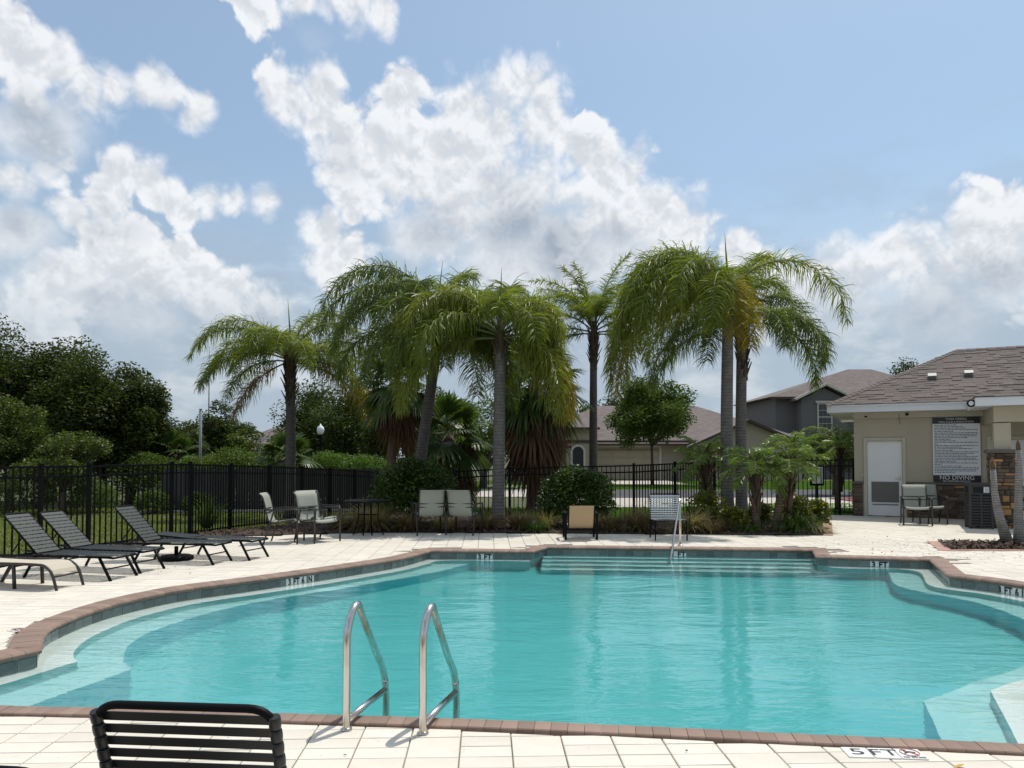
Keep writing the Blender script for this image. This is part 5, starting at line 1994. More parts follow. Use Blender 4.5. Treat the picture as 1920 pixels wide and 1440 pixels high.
for k, (x, y, rx, h, lab) in enumerate([(-15.0, 30.5, 1.6, 2.1, "bright green shrub below the grey utility pole"), (-13.1, 31, 1.5, 2.0, "bright green shrub right of the utility pole above the board fence"), (-11.3, 30, 1.6, 2.3, "leafy green shrub in front of the dark cone-shaped tree"),
                                         (-9.4, 30.5, 1.6, 2.1, "leafy shrub under the bent sign pole"), (-7.6, 31, 1.5, 2.15, "bright green shrub right behind the leftmost palm trunk"), (-6.0, 30.5, 1.5, 2.0, "bright green shrub beside the lamp post"), (-4.6, 31, 1.3, 1.75, "low green shrub right of the lamp post")]):
    bush("green_shrub", lab, x, y, rx, rx * .9, h, L_green if k in (1, 4, 5) else L_mid, 8000, .10, "green shrubs behind the board fence", z0=-.4)
for k, (x, y, rx, h, lab) in enumerate([(-17.4, 25.6, 1.1, 1.15, "low dark shrub on the lawn at the left picture edge"), (-14.9, 26.4, .9, 1.0, "low shrub on the lawn behind the second fence panel"), (-12.6, 26.0, .6, .8, "low olive shrub left of the board fence"), (-10.9, 25.7, .5, .75, "dark shrub at the left end of the board fence"),
                                         (-16.2, 27.2, 1.3, 1.4, "olive shrub below the yellow-green trees")]):
    bush("lawn_shrub", lab, x, y, rx, rx, h, L_mid if k in (1, 2, 4) else L_dark, 5000, .07, "low shrubs along the lawn")
# far wood: each crown that can be told apart
far = [(-37, 84, 3.8, 5.6), (-33, 86, 3.4, 6.3), (-29.5, 84, 3.2, 5.6), (-26, 88, 3.5, 5.6), (-22.5, 82, 4.2, 5.8), (-18, 80, 4.6, 6.4), (-13, 74, 5.0, 7.6), (-8, 70, 5.0, 7.2), (7.5, 86, 3.4, 7.6), (10.5, 88, 3.6, 8.3), (13.2, 90, 3.4, 9.2), (20, 95, 3.4, 8.5)]
where = ["left end of the far treeline", "behind the small sabal palm", "right of the small sabal palm", "left of the dark cone-shaped tree", "above the grey distant roof", "left of the leftmost palm trunk", "right of the leftmost palm trunk", "behind the lamp post", "just right of the slim straight palm", "behind the beige house ridge", "behind the round leafy street tree", "behind the twin right palms"]
for (x, y, r, h), w in zip(far, where):
    tree("far_tree", "hazy far tree " + w, x, y, h, r, h * .42, h * .58, L_far, 30, 5200, .34, .2, "far trees on the horizon")
tree("far_tree", "treetop showing above the pool house hip", 40.0, 76, 12, 2.9, 3.0, 8.7, L_far, 20, 4200, .26, .2, "far trees on the horizon")
tree("round_tree", "round leafy street tree in front of the beige house", 8.55, 45, 6, 2.75, 2.35, 4.15, L_mid, 60, 24000, .19, .09, lumpy=.36)
tree("dark_tree", "dark tree half hidden between grey house and pool house", 14.6, 33.5, 3.6, 1.35, 1.35, 2.0, L_dark, 26, 9000, .10, .1)
bush("red_shrub", "copper and green shrub in front of the beige house gable", 12.0, 43, 1.9, 1.2, 2.5, L_red, 3400, .14)
bush("dark_shrub", "dark shrub behind the gate on the red mulch", 14.2, 30, .5, .5, .6, L_dark, 700, .09)

# clipped round bushes
bush("round_bush", "large round clipped bush at the left end of the planting bed", -2.28, 17.2, 1.02, .95, 1.52, L_round, 14500, .075, "round clipped bushes", z0=-.02)
bush("round_bush", "round clipped bush in the middle of the planting bed", 1.48, 17.0, .90, .85, 1.30, L_round, 11500, .075, "round clipped bushes", z0=.01)
for k, (x, y, r, h, lab) in enumerate([(4.35, 16.5, .48, .82, "yellow-green shrub right of the white strap chair"), (4.75, 16.0, .36, .5, "low yellow-green shrub by the thick palm trunk"), (5.55, 16.6, .30, .55, "small yellow-green shrub among the feathery palm stems"),
                                       (6.25, 16.2, .34, .72, "yellow-green shrub above the grassy tuft"), (6.85, 16.6, .26, .62, "yellow-green sprig at the right end of the bed")]):
    bush("croton_shrub", lab, x, y, r, r, h, L_croton, 1100, .085, "yellow-green shrubs in the planting bed", z0=.01, aspect=.6)


# grass-like plants
def blades(name, n, L_, spread, w, m, droop=1.0, segs=4, seed_heads=False, lift=.9):
    """arching blades from one crown; one continuous ribbon each"""
    a = rng.uniform(0, 2 * np.pi, n)
    e = np.clip(rng.normal(lift, .28, n), .15, 1.5)
    l = L_ * rng.uniform(.55, 1.1, n)
    c0 = np.stack([np.cos(a), np.sin(a), 0 * a], 1) * (spread * rng.uniform(0, 1, n) ** .5)[:, None]
    pts, d = [c0], e.copy()
    p = c0.copy()
    for s in range(segs):
        step = (l / segs)[:, None]
        p = p + np.stack([np.cos(a) * np.cos(d), np.sin(a) * np.cos(d), np.sin(d)], 1) * step
        d = d - droop * rng.uniform(.6, 1.2, n) / segs * 1.4
        pts.append(p)
    side = np.stack([-np.sin(a), np.cos(a), 0 * a], 1)
    ws = [1, .95, .8, .55, .08] if segs == 4 else list(np.linspace(1, .08, segs + 1))
    V = []
    for q, k in zip(pts, ws):
        V += [q - side * w * k / 2, q + side * w * k / 2]
    V = np.stack(V, 1)
    V[:, :, 2] = np.maximum(V[:, :, 2], .004)
    nv = V.shape[1]
    base = np.arange(n)[:, None] * nv
    Q = np.concatenate([base + np.array([2 * s, 2 * s + 1, 2 * s + 3, 2 * s + 2]) for s in range(segs)], 0)
    return np_mesh(name, V.reshape(-1, 3), Q, m)


def grass_clump(label, x, y, L_, n, m, spread=.10, w=.013, droop=1.1, group=None, name="fountain_grass", lift=.95):
    t = tag(link(name, blades(name, n, L_, spread, w, m, droop, lift=lift), None, (x, y, .012), (0, 0, random.uniform(0, 6))), label, "ornamental grass", group)
    return t


for x, y, L_, n, m, lab in [(-3.05, 16.05, .80, 620, L_tan, "large tan grass clump behind the bistro table"), (-3.75, 16.3, .55, 300, L_brown, "small brown grass tuft left of the bistro table"), (-2.3, 16.0, .55, 380, L_brown, "brown grass clump at the foot of the left round bush"), (-1.45, 16.05, .50, 260, L_tan, "tan grass clump between the two turned-away chairs"),
                            (-.62, 16.2, .58, 320, L_brown, "brown grass clump left of the nearest palm trunk"), (.18, 16.3, .60, 360, L_brown, "reddish-brown grass clump right of the nearest palm trunk"), (.50, 15.75, .36, 200, L_lily, "small yellow-green tuft right of the nearest palm trunk"), (.78, 16.35, .52, 320, L_tan, "tan grass clump left of the low tan chair"),
                            (2.1, 16.0, .55, 380, L_brown, "brown grass clump right of the low tan chair"), (2.75, 15.85, .72, 520, L_brown, "large brown grass clump left of the white strap chair"), (3.75, 15.7, .68, 420, L_tan, "tan grass clump just right of the white strap chair"), (4.2, 15.5, .4, 240, L_brown, "low brown grass tuft by the thick palm trunk")]:
    grass_clump(lab, x, y, L_ * 1.12, int(n * 1.5), m, .16, group="grass clumps in the planting bed")
grass_clump("green strappy grass tuft at the right front of the planting bed", 6.05, 15.75, .78, 520, L_lily, .12, .018, 1.5, "green strappy tufts", "strappy_grass", .9)
grass_clump("dry-edged strappy tuft by the brick edging of the bed", 6.35, 15.55, .55, 320, L_tan, .12, .014, 1.6, "green strappy tufts", "strappy_grass", .6)
grass_clump("green strappy grass tuft left of the feathery palm stems", 5.05, 15.75, .5, 300, L_lily, .12, .014, 1.5, "green strappy tufts", "strappy_grass", .7)
grass_clump("dark spiky tuft beside the corner of the black fences", -6.75, 16.4, .8, 200, L_mid, .08, .02, .4, None, "spiky_grass", 1.1)


def lawn(name, region, n, h, m, dens=None, spread=.02):
    """field of short blades"""
    (x0, x1), (y0, y1) = region
    x = rng.uniform(x0, x1, n); y = y0 + (y1 - y0) * rng.uniform(0, 1, n) ** 1.5
    keep = np.ones(n, bool) if dens is None else np.array([dens(a, b) for a, b in zip(x, y)])
    x, y = x[keep], y[keep]; n = len(x)
    z = np.array([gz(a, b) for a, b in zip(x, y)])
    a = rng.uniform(0, 2 * np.pi, n); l = h * rng.uniform(.5, 1.2, n)
    tip = np.stack([x + np.cos(a) * l * .6, y + np.sin(a) * l * .6, z + l], 1)
    w = .012 + y * .0009
    s = np.stack([-np.sin(a) * w, np.cos(a) * w, 0 * a], 1)
    b = np.stack([x, y, z - .004], 1)
    V = np.stack([b - s, b + s, tip], 1).reshape(-1, 3)
    o = link(name, np_mesh(name, V, np.arange(3 * n).reshape(-1, 3), m))
    return tag(o, kind="stuff")


def left_lawn(x, y):
    xf = -7.75 + .31 * (y - 11.3) if y < 14.9 else -6.6 + .15 * (y - 14.9)
    return x < xf - .15 and x > -.80 * y - 1.5 and not (y > 26.4 and x > -12.8)


lawn("lawn_grass", ((-24, -4.5), (8.5, 29)), 90000, .055, M_grass, left_lawn)
lawn("verge_grass", ((-3.5, 4.5), (20.0, 25.3)), 14000, .06, M_grass2, lambda x, y: y > 20.4)
lawn("far_lawn_grass", ((-6, 40), (39.5, 53)), 42000, .07, M_grass2, lambda x, y: not (6.2 < x < 11.4 and y > 45.8))
lawn("gate_lawn_grass", ((5.5, 22), (20.9, 27.5)), 26000, .06, M_grass2)

# ------------------------------------------------------------------ palms
UPV = np.array([0, 0, 1.0])


def frond_curve(az, e0, L_, bend, n=26, side=0.0, pw=1.25):
    """arching rib: starts at elevation e0 (degrees), turns down by bend degrees along its length"""
    s = np.linspace(0, 1, n)
    el = np.radians(e0 - bend * s ** pw)
    azs = np.radians(az + side * s ** 2)
    d = np.stack([np.cos(el) * np.cos(azs), np.cos(el) * np.sin(azs), np.sin(el)], 1)
    p = np.concatenate([[np.zeros(3)], np.cumsum(d[:-1] * L_ / (n - 1), 0)])
    return p, d


def feather_frond(name, az, e0, L_, bend, leafm, ribm, parent, base, pairs=85, leaf=.62, width=.030, hang=1.0, bare=.16, side=0.0, pw=1.25, wind=0.0, plume=.55, stiff=.25):
    """one feather frond: tapered rib (child) and leaflets that hang from it"""
    p, d = frond_curve(az, e0, L_, bend, side=side, pw=pw)
    n = len(p)
    u = np.linspace(bare, .995, pairs)
    u = np.repeat(u, 2) + rng.uniform(-.004, .004, pairs * 2)
    u = np.clip(u, 0, .999)
    k = u * (n - 1); i = k.astype(int); f = (k - i)[:, None]
    pos = p[i] * (1 - f) + p[np.minimum(i + 1, n - 1)] * f
    t = unit(d[i] * (1 - f) + d[np.minimum(i + 1, n - 1)] * f)
    hz = np.radians(az + side * .5)
    lat = np.array([-math.sin(hz), math.cos(hz), 0])
    sg = np.tile([1.0, -1.0], pairs)[:, None]
    nrm = unit(np.cross(t, lat[None, :]))
    nrm = np.where(nrm[:, 2:3] < 0, -nrm, nrm)
    lift = rng.normal(0, plume, (len(u), 1))
    d0 = unit(sg * lat + nrm * lift + t * rng.uniform(.35, .8, (len(u), 1)))
    tap = (.42 + .58 * np.sin(np.pi * np.clip((u - bare) / (1 - bare) * .80 + .17, 0, 1)))
    ll = (leaf * tap * rng.uniform(.8, 1.12, len(u)))[:, None]
    down = np.array([wind, 0, -1.0]); down = down / np.linalg.norm(down)
    segs = 4
    hv = rng.uniform(.55, 1.35, (len(u), 1))
    pts = [pos]; q = pos; dd = d0
    for s in range(segs):
        g = hang * hv * (s + .35) / segs * (1 - stiff)
        g = np.minimum(.85, g)
        dd = unit(dd * (1 - g) + down * g + rng.normal(0, .075, dd.shape))
        q = q + dd * ll / segs
        pts.append(q)
    wv = unit(np.cross(d0, unit(t + .3 * rng.normal(0, 1, t.shape))))
    wv = unit(t * .8 + wv * .6 * rng.choice([-1, 1], (len(u), 1)))
    ws = [.55, 1.0, .85, .55, .06]
    V = []
    for qq, w in zip(pts, ws):
        V += [qq - wv * width * w / 2, qq + wv * width * w / 2]
    V = np.stack(V, 1); nv = V.shape[1]
    b = np.arange(len(u))[:, None] * nv
    Q = np.concatenate([b + np.array([2 * s, 2 * s + 1, 2 * s + 3, 2 * s + 2]) for s in range(segs)], 0)
    o = link(name, np_mesh(name, V.reshape(-1, 3), Q, leafm), parent, base)
    MB().tube([tuple(x) for x in p], [.030 * (1 - .9 * j / n) for j in range(n)], 5).build("rib", ribm, o)
    return o


def palm_trunk(parent, path, r0, r1, m, flare=1.35):
    c = catmull(path, .25)
    k = len(c)
    rs = []
    for i in range(k):
        s = i / (k - 1)
        rs.append((r0 + (r1 - r0) * s) * (1 + (flare - 1) * math.exp(-s * 14)) * random.uniform(.985, 1.015))
    return MB().tube(c, rs, 16).build("trunk", m, parent)


def boots(parent, z0, z1, r0, r1, n=26, x=0, y=0):
    """old leaf bases bristling below the crown"""
    m = MB()
    for k in range(n):
        s = k / (n - 1)
        a = k * 2.4 + random.uniform(-.3, .3)
        z = z0 + (z1 - z0) * s
        r = r0 + (r1 - r0) * s
        d = Vector((math.cos(a), math.sin(a), 0))
        p = Vector((x, y, z)) + d * r * .75
        l = random.uniform(.18, .36)
        q = p + d * l * random.uniform(.25, .55) + Vector((0, 0, l))
        m.tube([p - Vector((0, 0, .14)), p, q], [.075, .06, .022], 5, flat=.5)
    m.build("leaf_bases", M_boot, parent)


def queen_palm(label, x, y, z0, path, r0, r1, fronds, spear=None, trunkm=None, boot=None, crown_dz=.0, wind=0.0, shaft=True, name="queen_palm", leaf=.76, pairs=165, width=.024, hang=1.0, stiff=.25, pw=1.25):
    """fronds: (azimuth, start elevation, length, bend, material[, side])"""
    t = tag(empty(name, (x, y, z0)), label, "palm tree")
    palm_trunk(t, path, r0, r1, trunkm or M_trunk)
    top = Vector(path[-1])
    if shaft:
        m = MB().tube([top - Vector((0, 0, .05)), top + Vector((0, 0, .25)), top + Vector((0, 0, .75))], [r1 * 1.05, r1 * 1.05, r1 * .45], 12)
        m.build("crown_shaft", M_boot, t)
    if boot:
        boots(t, top.z - boot[0], top.z + boot[1], r1 * 1.05, r1 * 1.65, boot[2], top.x, top.y)
    for fr in fronds:
        az, e0, L_, bend, m = fr[:5]
        sd_ = fr[5] if len(fr) > 5 else 0
        a = math.radians(az)
        b = top + Vector((math.cos(a) * r1 * .6, math.sin(a) * r1 * .6, .30 + crown_dz + .32 * max(0, e0) / 80))
        fo = feather_frond("frond", az, e0, L_, bend, m, M_rachisdry if m is F_dry else M_rachis, t, b, pairs=pairs, leaf=leaf * random.uniform(.92, 1.06), side=sd_, wind=wind, width=width, hang=hang, stiff=stiff, pw=pw)
        if m is F_dry:
            fo["label"] = "dry tan frond hanging down"
        elif m is F_gold:
            fo["label"] = "golden yellow frond"
    if spear:
        h, lean = spear
        m = MB().tube([top + Vector((0, 0, .5)), top + Vector((lean * .3, 0, .5 + h * .5)), top + Vector((lean, 0, .5 + h))], [.035, .026, .004], 6)
        m.build("spear_leaf", F_green, t)
    return t


G, D, Yl, Go, Dr = F_green, F_deep, F_yellow, F_gold, F_dry
# leftmost palm, behind the fence
queen_palm("leftmost queen palm with ragged brown leaf bases, behind the fence", -7.2, 24.0, -.38, [(0, 0, 0), (.02, 0, 2.2), (-.02, 0, 4.75)], .165, .145,
           [(180, 50, 3.9, 122, G, 6), (172, 30, 3.7, 108, G), (190, 62, 3.6, 138, G), (200, 20, 3.2, 98, D), (215, 40, 2.9, 125, G), (165, 8, 2.8, 82, D), (235, 30, 2.6, 115, G), (250, 55, 2.6, 135, G), (120, 60, 2.6, 110, D), (95, 45, 2.6, 110, D),
            (62, 76, 2.9, 95, G, -20), (20, 68, 2.9, 125, G), (5, 38, 3.4, 108, G), (350, 22, 3.6, 104, G), (335, 30, 3.0, 115, G), (10, 5, 3.5, 88, Go), (352, -8, 3.4, 68, Go), (300, 35, 2.6, 120, G), (275, 50, 2.4, 130, G), (200, -25, 2.5, 55, Dr), (30, 14, 3.0, 92, D)],
           spear=(1.9, -.10), boot=(1.05, .60, 54), wind=-.12, trunkm=M_trunkdark)
# dark palm leaning, behind the left round bush
queen_palm("dark queen palm on a leaning trunk behind the left round bush", -2.55, 19.0, -.28, [(0, 0, 0), (.20, 0, 1.8), (.62, 0, 4.75)], .155, .13,
           [(178, 70, 4.0, 150, D, 8), (185, 56, 3.9, 148, D), (170, 44, 3.7, 136, D), (195, 78, 3.6, 158, D), (205, 40, 3.4, 134, D), (160, 66, 3.5, 150, D), (215, 62, 3.2, 150, D), (240, 44, 3.0, 138, D), (260, 62, 2.8, 150, D), (180, 18, 3.2, 106, D), (150, 24, 3.0, 110, D),
            (60, 78, 2.4, 80, G), (20, 62, 2.9, 130, D), (340, 45, 3.0, 138, D), (355, 20, 2.9, 110, D), (300, 52, 2.8, 146, D), (100, 50, 2.6, 120, D), (280, 14, 2.8, 102, D), (320, 5, 3.0, 90, Yl), (230, 8, 3.0, 94, D), (250, 26, 2.8, 116, Yl), (310, 30, 2.8, 124, D), (345, 12, 3.0, 112, D), (322, 18, 3.2, 116, D), (300, 2, 3.2, 98, Yl), (357, -2, 2.8, 86, D), (335, -12, 3.0, 74, D), (12, 8, 2.9, 100, D)],
           spear=(1.7, .14), trunkm=M_trunkdark, wind=-.10)
# nearest palm, standing in the bed
queen_palm("nearest queen palm, grey ringed trunk in the planting bed between chairs", -.32, 17.0, -.02, [(0, 0, 0), (.02, 0, 1.8), (.05, 0, 4.05)], .150, .122,
           [(182, 58, 3.0, 140, Yl, 5), (175, 38, 3.0, 135, G), (188, 18, 3.1, 108, G), (200, 58, 2.9, 152, Yl), (165, 62, 2.7, 148, G), (195, -2, 3.1, 82, Yl), (170, 4, 3.1, 92, G), (215, 34, 2.7, 130, G), (120, 72, 2.1, 115, G), (190, 30, 3.2, 122, D),
            (75, 78, 1.8, 85, G), (35, 68, 1.9, 125, G), (8, 60, 1.8, 152, G), (350, 38, 1.8, 140, Yl), (330, 58, 2.0, 155, Yl), (300, 44, 2.0, 142, G), (0, 10, 2.1, 108, Yl), (345, -12, 2.4, 74, Go), (10, -24, 2.5, 60, Go), (20, 28, 1.9, 125, G), (320, -2, 2.3, 88, Yl), (270, 66, 1.7, 152, G), (335, -30, 2.4, 55, Yl)],
           spear=(1.45, .03), boot=(.12, .25, 10), wind=-.04)
# slim straight palm
queen_palm("slim straight queen palm with small upright crown before the garage", 2.75, 25.0, -.30, [(0, 0, 0), (.0, 0, 2.6), (.02, 0, 5.75)], .155, .115,
           [(174, 72, 2.9, 84, G), (185, 56, 2.6, 78, G), (160, 66, 2.6, 72, G), (200, 36, 2.2, 66, G), (140, 80, 2.6, 46, G), (25, 78, 3.0, 36, G, -10), (20, 66, 2.6, 62, G), (5, 50, 2.4, 76, G), (150, 86, 2.3, 30, G), (350, 30, 2.0, 76, G), (320, 44, 1.8, 84, G), (280, 66, 1.7, 100, G), (240, 52, 1.8, 92, G), (185, 16, 2.0, 62, G), (0, 12, 1.9, 58, G), (215, 68, 2.1, 100, G), (90, 72, 2.1, 70, G), (300, 76, 1.9, 90, G), (195, 2, 1.7, 52, D), (345, 0, 1.7, 52, D)],
           boot=(.75, .40, 40), leaf=.50, hang=.42, stiff=.45, trunkm=M_trunkdark, pairs=120)
# tall right pair
queen_palm("tallest queen palm, crown blown leftwards, rising from the feathery palm cluster", 5.0, 17.2, -.02, [(0, 0, 0), (.0, 0, 2.4), (.05, 0, 4.85)], .150, .125,
           [(168, 80, 3.4, 168, G, 10), (178, 68, 3.6, 164, G), (186, 60, 3.7, 160, G), (195, 72, 3.5, 168, G), (205, 54, 3.5, 158, G), (172, 46, 3.7, 146, Yl), (160, 60, 3.5, 158, G), (182, 28, 4.0, 128, Yl), (192, 38, 4.0, 138, Yl), (210, 34, 3.6, 138, Yl), (188, 12, 3.9, 108, Go), (176, 18, 4.0, 116, Yl), (199, 20, 3.9, 120, Yl), (150, 66, 3.2, 155, G), (225, 62, 3.1, 162, G), (245, 46, 2.9, 150, G),
            (4, 62, 3.9, 154, Yl, -6), (258, 30, 2.6, 132, Go), (268, 16, 2.5, 112, Go), (246, 40, 2.6, 140, Yl), (60, 72, 2.2, 120, G), (120, 74, 2.8, 130, G)],
           spear=(1.5, -.06), wind=-.10, pw=1.0)
queen_palm("queen palm with brown leaf bases just right of the tallest palm", 5.95, 19.2, -.08, [(0, 0, 0), (.0, 0, 2.5), (.05, 0, 4.85)], .150, .13,
           [(58, 76, 3.0, 78, G, -18), (40, 66, 2.7, 110, G), (15, 52, 2.3, 130, D), (352, 24, 2.9, 128, D), (5, 4, 2.9, 105, D), (340, 20, 2.8, 130, D), (75, 60, 2.4, 100, G), (110, 70, 2.6, 116, D), (150, 45, 2.8, 128, D), (178, 20, 3.1, 108, D), (190, 5, 3.3, 92, D), (205, 25, 2.9, 118, D), (165, -5, 3.0, 76, D), (230, 10, 2.7, 98, D), (290, 20, 2.2, 120, D)],
           boot=(1.05, .55, 40), wind=-.05)


# fan palms
def fan_frond(az, e0, stalk, R_, m, parent, base, droop=.5, segs=34):
    """fan leaf: stalk and a disc of folded segments that droop at their tips"""
    a, e = math.radians(az), math.radians(e0)
    d = np.array([math.cos(e) * math.cos(a), math.cos(e) * math.sin(a), math.sin(e)])
    hub = d * stalk + np.array([0, 0, -stalk * .08])
    lat = np.array([-math.sin(a), math.cos(a), 0]); up = np.cross(d, lat); up = up if up[2] > 0 else -up
    th = np.linspace(-2.2, 2.2, segs) + rng.normal(0, .03, segs)
    rad = R_ * (.72 + .28 * np.cos(th * .6)) * rng.uniform(.9, 1.05, segs)
    dirs = np.cos(th)[:, None] * d + np.sin(th)[:, None] * lat + .18 * up
    dirs = unit(dirs)
    tang = unit(-np.sin(th)[:, None] * d + np.cos(th)[:, None] * lat)
    V = []
    p = np.tile(hub, (segs, 1))
    for s, w in ((0, .012), (.45, .075), (.75, .05), (1.0, .004)):
        q = p + dirs * (rad * s)[:, None] + np.array([0, 0, -1.0]) * (droop * R_ * s ** 2.2)
        V += [q - tang * w / 2 * R_ / .7, q + tang * w / 2 * R_ / .7]
    V = np.stack(V, 1)
    b = np.arange(segs)[:, None] * 8
    Q = np.concatenate([b + np.array([2 * s, 2 * s + 1, 2 * s + 3, 2 * s + 2]) for s in range(3)], 0)
    o = link("frond", np_mesh("frond", V.reshape(-1, 3), Q, m), parent, base)
    MB().tube([(0, 0, 0), tuple(hub * .5 + np.array([0, 0, .03])), tuple(hub)], [.02, .015, .01], 5).build("stalk", M_rachis, o)
    return o


def fan_palm(label, x, y, z0, path, r, n, R_, stalk, skirt=None, trunkm=None, name="fan_palm", group=None, lo=-35):
    t = tag(empty(name, (x, y, z0)), label, "palm tree", group)
    palm_trunk(t, path, r, r * .9, trunkm or M_trunkred)
    top = Vector(path[-1])
    for k in range(n):
        az = k * 137.5 + random.uniform(-10, 10)
        e0 = 78 - (78 - lo) * (k / (n - 1)) ** .9
        fan_frond(az, e0, stalk * random.uniform(.85, 1.15), R_ * random.uniform(.85, 1.1), F_fan, t, top + Vector((0, 0, .1)), droop=.25 + .4 * k / n)
    if skirt:
        L_, rad, k = skirt
        for j in range(k):
            s = j / (k - 1)
            az = j * 137.5 + random.uniform(-25, 25)
            fo = fan_frond(az, -38 - 42 * s + random.uniform(-12, 12), stalk * random.uniform(.5, .95) * (1 - .35 * s), R_ * random.uniform(.75, 1.15), F_skirt, t,
                           top + Vector((0, 0, .05 - L_ * s * .72 + random.uniform(-.1, .1))), droop=random.uniform(.45, .95), segs=22)
            fo["label"] = "dead brown fan hanging against the trunk"
    return t


fan_palm("fan palm on a reddish leaning trunk left of the dark queen palm", -3.75, 22.5, -.34, [(0, 0, 0), (.10, 0, 2.0), (.28, 0, 4.2)], .15, 22, .85, .75, (1.0, .45, 14), lo=-55)
fan_palm("fan palm wrapped in a thick skirt of dead brown fronds before the beige house", .72, 24.0, -.28, [(0, 0, 0), (.0, 0, 2.0), (.0, 0, 4.2)], .24, 34, 1.05, .95, (2.5, 1.15, 46), lo=-60)
fan_palm("second skirted fan palm behind the dark queen palm", -2.2, 25.5, -.36, [(0, 0, 0), (.0, 0, 1.6), (.0, 0, 2.7)], .22, 22, 1.0, .85, (1.9, .9, 26), lo=-60)
fan_palm("small sabal palm among shrubs left of the utility pole", -14.6, 32.0, -.4, [(0, 0, 0), (.02, 0, 1.0), (.0, 0, 2.1)], .11, 18, .72, .62, None, lo=-30, name="sabal_palm")
fan_palm("sabal palm half hidden left of the leftmost palm trunk", -8.7, 28.5, -.4, [(0, 0, 0), (.0, 0, .9), (.0, 0, 1.9)], .12, 20, .75, .65, None, lo=-40, name="sabal_palm")


# pygmy date palms: several leaning stems with soft arching fronds
def pygmy(label, x, y, tipx, tipy, h, n, L_, name="pygmy_palm", group="pygmy date palms in the planting bed", r=.085, z0=.0, m=None):
    t = tag(empty(name, (x, y, z0)), label, "palm tree", group)
    path = [(0, 0, -.03), (tipx * .35, tipy * .35, h * .5), (tipx, tipy, h)]
    palm_trunk(t, path, r, r * .95, M_trunkboot, 1.15)
    boots(t, h * .35, h + .02, r * .95, r * 1.0, 30, tipx * .8, tipy * .8)
    top = Vector((tipx, tipy, h))
    for k in range(n):
        az = k * 137.5 + random.uniform(-12, 12)
        e0 = 80 - 95 * (k / (n - 1))
        feather_frond("frond", az, e0, L_ * random.uniform(.85, 1.1), 95 + random.uniform(-12, 12) - 25 * k / n, m or F_pygmy, M_rachis, t, top, pairs=36, leaf=.28, width=.024, hang=.40, bare=.22, plume=.22, stiff=.4)
    return t


pygmy("feathery pygmy date palm, middle stem of the cluster by the brick-edged bed", 5.22, 15.9, .02, -.02, 1.38, 14, .88)
pygmy("feathery pygmy date palm leaning right in the cluster", 5.62, 15.85, .36, .05, 1.46, 13, .85)
pygmy("feathery pygmy date palm leaning left behind the cluster", 4.75, 17.4, -.22, .1, 1.55, 13, .92)
pygmy("feathery pygmy date palm beyond the fence right of the cluster", 9.2, 24.5, .1, 0, 2.0, 15, 1.1, group="pygmy date palms beyond the fence", z0=-.12)
pygmy("feathery pygmy date palm beyond the fence beside the pool house corner", 10.55, 24.0, .1, 0, 2.05, 15, 1.1, group="pygmy date palms beyond the fence", z0=-.12)

# pale young stems in the near tree bed
def young_stem(label, x, y, path, r):
    t = tag(empty("young_palm", (x, y, .0)), label, "palm tree", "pale young palm stems by the pillar")
    palm_trunk(t, path, r, r * .55, M_trunkpale, 1.25)
    top = Vector(path[-1])
    MB().tube([top - Vector((0, 0, .03)), top + Vector((-.01, 0, .10)), top + Vector((-.01, 0, .22))], [r * .5, r * .42, .006], 8).build("leaf_bud", M_boot, t)
    return t


young_stem("pale palm stem leaning left towards the litter bin, left one of the bed", 9.17, 13.72, [(0, 0, -.03), (-.14, .0, .45), (-.23, .0, .95), (-.25, 0, 1.36)], .085)
young_stem("upright pale palm stem in front of the stone pillar", 9.40, 13.76, [(0, 0, -.03), (.0, .0, .5), (.02, .0, 1.1), (.03, .0, 1.72)], .085)
young_stem("pale palm stem leaning right at the picture edge", 9.62, 13.80, [(0, 0, -.03), (.12, .0, .4), (.26, .0, .95), (.34, .0, 1.6)], .08)

# ------------------------------------------------------------------ poles and lamps
t = tag(empty("lamp_post", (-9.2, 35.5, -.4)), "black lamp post with a white globe behind the board fence", "lamp post")
MB().lathe([(.10, 0), (.10, .25), (.055, .3), (.045, 2.9), (.10, 2.98), (.10, 3.05), (.0, 3.06)], n=12).build("post", M_black, t)
MB().lathe([(.07, 3.05), (.15, 3.14), (.18, 3.28), (.15, 3.42), (.05, 3.49), (.03, 3.56), (.0, 3.58)], n=16).build("globe", M_white, t)
t = tag(empty("utility_pole", (-12.65, 30.0, -.4)), "plain grey utility pole above the board fence on the left", "pole")
M_galv = mat_plain("galvanised_steel", (.22, .24, .26), .5, .1, 3)
MB().lathe([(.065, 0), (.055, 3.9), (.0, 3.92)], n=12).build("shaft", M_galv, t)
MB().box((0, 0, 3.93), (.13, .13, .03), bev=.01).build("cap", M_galv, t)
t = tag(empty("bent_sign_pole", (-10.15, 29.8, -.4)), "thin grey pole with a horizontal arm left of the leftmost palm trunk", "pole")
MB().tube(poly_round([(0, 0, 0), (0, 0, 2.72), (.62, 0, 2.72)], .04, 3), .025, 8).build("pole", M_galv, t)
MB().box((.58, 0, 2.70), (.14, .08, .07), bev=.01).build("arm_end", M_galv, t)
t = tag(empty("radio_mast", (-57.5, 140, -.4)), "hair-thin radio mast on the horizon between oaks and leftmost palm", "mast")
MB().tube([(0, 0, 0), (0, 0, 23)], [.16, .08], 6).build("shaft", M_galv, t)

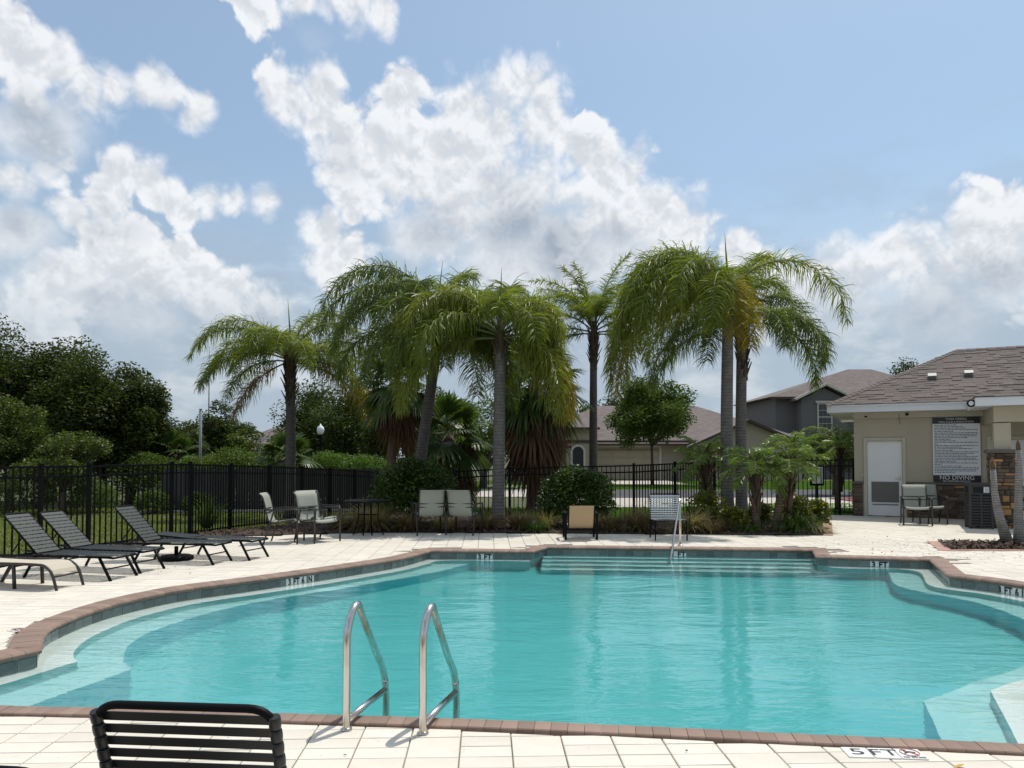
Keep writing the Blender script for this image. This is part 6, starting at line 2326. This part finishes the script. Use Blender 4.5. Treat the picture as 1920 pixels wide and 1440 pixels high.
# ------------------------------------------------------------------ litter of leaves on the paving
M_litter = mat_plain("dry_leaf_bits", (.085, .065, .05), .9, .3, 20, per='island', pervar=.5)
k = 620
pts = np.concatenate([np.stack([rng.normal(7.1, .9, 420), rng.normal(12.7, 1.0, 420)], 1), np.stack([rng.uniform(3.5, 10, 120), rng.uniform(12.9, 16.5, 120)], 1), np.stack([rng.normal(-4.9, .5, 40), rng.normal(10.6, .5, 40)], 1), np.stack([rng.uniform(-3, 3, 16), rng.uniform(3.7, 4.3, 16)], 1), np.stack([rng.uniform(-3, 6, 24), rng.uniform(13.4, 15.2, 24)], 1)])
ok = np.array([in_poly(a, b, DECK) and not in_poly(a, b, TREEBED) and not in_poly(a, b, [(p.x, p.y) for p in offset_loop(POOL, POOLN, .26)]) for a, b in pts])
pts = pts[ok]; k = len(pts)
a = rng.uniform(0, 6.28, k); l = rng.uniform(.006, .022, k) * np.where(pts[:, 1] < 5, .6, 1); w = l * rng.uniform(.25, .6, k)
d = np.stack([np.cos(a), np.sin(a), rng.normal(0, .15, k)], 1) * l[:, None]
s = np.stack([-np.sin(a), np.cos(a), rng.normal(0, .3, k)], 1) * w[:, None]
c = np.stack([pts[:, 0], pts[:, 1], np.full(k, .009)], 1)
V = np.stack([c - d, c - s + [0, 0, .002], c + d, c + s], 1).reshape(-1, 3)
tag(link("fallen_leaves", np_mesh("fallen_leaves", V, np.arange(4 * k).reshape(-1, 4), M_litter)), kind="stuff")
M_yl = mat_plain("yellow_leaf", (.55, .33, .06), .6, .2, 20)
lf = tag(empty("fallen_leaf", (2.30, 3.845, .006), .4), "curled yellow leaf lying on the near pavers at the bottom edge", "leaf")
MB().sheet([(-.03, -.004, .002), (-.015, -.014, .010), (.01, -.016, .016), (.03, -.003, .010)], [(-.03, .004, .002), (-.015, .013, .004), (.01, .014, .006), (.03, .003, .010)], .001).build("blade", M_yl, lf)
MB().tube([(-.03, 0, .002), (-.055, .004, .001)], .0012, 5).build("stalk", M_yl, lf)
